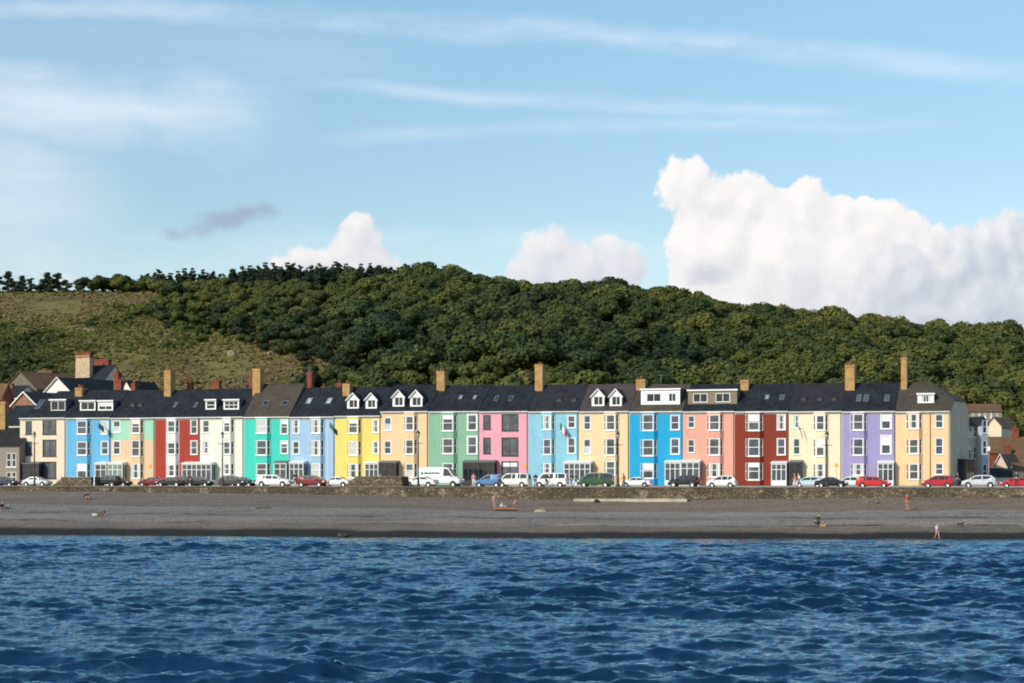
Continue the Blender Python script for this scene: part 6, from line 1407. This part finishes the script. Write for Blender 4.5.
for a in (streak([(-200, 4), (150, 12), (500, 27), (750, 48), (1100, 76)], 15, 0.62, -150, 1150, 1.3, 200), streak([(-100, 60), (260, 80), (500, 98), (800, 111)], 10, 0.60, 250, 900, 4.1, 120),
          streak([(-200, 100), (0, 103), (240, 108), (400, 112)], 46, 0.98, -250, 330, 7.7, 170), streak([(-200, 185), (60, 205), (120, 215)], 100, 0.80, -300, 170, 9.2, 150),
          streak([(280, 145), (500, 129), (900, 124)], 10, 0.42, 270, 1000, 12.4, 160), streak([(-200, 232), (300, 243), (600, 244), (800, 250)], 20, 0.42, -300, 720, 15.9, 150),
          streak([(-200, 265), (200, 268), (700, 270), (1200, 275)], 34, 0.35, -300, 1200, 18.2, 200), streak([(-200, 30), (200, 50), (420, 60)], 40, 0.22, -300, 480, 21.0, 200)):
    cir = a if cir is None else t.math('MAXIMUM', cir, a)
cir = t.math('MULTIPLY', cir, up_)
k_ = 1.0/STR
def W(c, s=1.0): return tuple(x*k_*s for x in c)
sky_c = t.mix(cir, sky_c, W((0.84, 0.90, 0.98)))
def add_cloud(sky, circles, sc, puff, lit, shade, lo, hi, edge, alpha=1.0, gain=2.6, bias=0.42, extra=None):
    d0 = cumulus(FA, circles, puff); d1 = cumulus(FB, circles, puff)
    a = t.math('MULTIPLY', t.math('MULTIPLY', t.smooth(d0, lo, hi), alpha), up_)
    l = t.math('ADD', t.math('MULTIPLY', t.math('SUBTRACT', d0, d1), gain), bias, clamp=True)
    if extra: l = t.math('MULTIPLY', l, t.math('ADD', 0.76, t.math('MULTIPLY', t.smooth(CY, extra[0], extra[1]), 0.24)))
    c = t.mix(l, W(shade), W(lit))
    return t.mix(a, sky, c)
sky_c = add_cloud(sky_c, C4, 3.0, 0.14, (0.90, 0.90, 0.93), (0.70, 0.74, 0.80), -0.02, 0.10, 0.1, 0.55)
sky_c = add_cloud(sky_c, C3, 3.2, 0.22, (0.95, 0.93, 0.925), (0.52, 0.57, 0.68), -0.03, 0.07, 0.1, 0.97, 1.6, 0.58, (1.95, 2.45))
sky_c = add_cloud(sky_c, C2, 3.6, 0.22, (0.97, 0.935, 0.92), (0.55, 0.59, 0.68), -0.02, 0.07, 0.1, 0.97, 1.6, 0.55)
sky_c = add_cloud(sky_c, BIG, 2.6, 0.24, (0.975, 0.95, 0.935), (0.62, 0.645, 0.71), -0.02, 0.045, 0.1, 1.0, 1.7, 0.74, (1.75, 2.35))
sky_c = add_cloud(sky_c, GREY, 2.4, 0.46, (0.89, 0.885, 0.90), (0.47, 0.53, 0.63), -0.04, 0.12, 0.1, 0.95, 1.5, 0.44, (1.6, 2.3))
def rag(circles, lo, hi, alpha, colr, seed):
    d = None; Pw = FA.w2
    for (px, py, r) in circles:
        c = ch(px, py); q = t.vmath('DISTANCE', t.vmath('MULTIPLY', Pw, (0.5, 1, 1)), (c[0]*0.5, c[1], 0)); v = t.math('SUBTRACT', r/100.0, q); d = v if d is None else t.math('SMOOTH_MAX', d, v, 0.08)
    d = t.math('ADD', d, t.math('MULTIPLY', t.math('SUBTRACT', STRK, 0.5), 0.22))
    return t.math('MULTIPLY', t.math('MULTIPLY', t.smooth(d, lo, hi), alpha), up_)
sky_c = t.mix(rag([(225, 222, 10), (245, 214, 8), (205, 230, 6), (262, 210, 5), (180, 231, 4)], -0.08, 0.07, 0.85, None, 3.0), sky_c, W((0.36, 0.44, 0.57)))
sky_c = t.mix(rag([(706, 276, 9), (692, 281, 6)], -0.05, 0.09, 0.6, None, 7.0), sky_c, W((0.50, 0.54, 0.64)))
t.set(bg.inputs['Color'], sky_c)
vs = scene.view_settings; vs.view_transform = 'Standard'; vs.look = 'None'; vs.exposure = 0.03; vs.gamma = 1.0; vs.use_curve_mapping = False
cy = scene.cycles; cy.use_denoising = True; cy.max_bounces = 6; cy.diffuse_bounces = 2; cy.glossy_bounces = 3; cy.transmission_bounces = 2; cy.pixel_filter_type = 'BLACKMAN_HARRIS'; cy.filter_width = 1.9
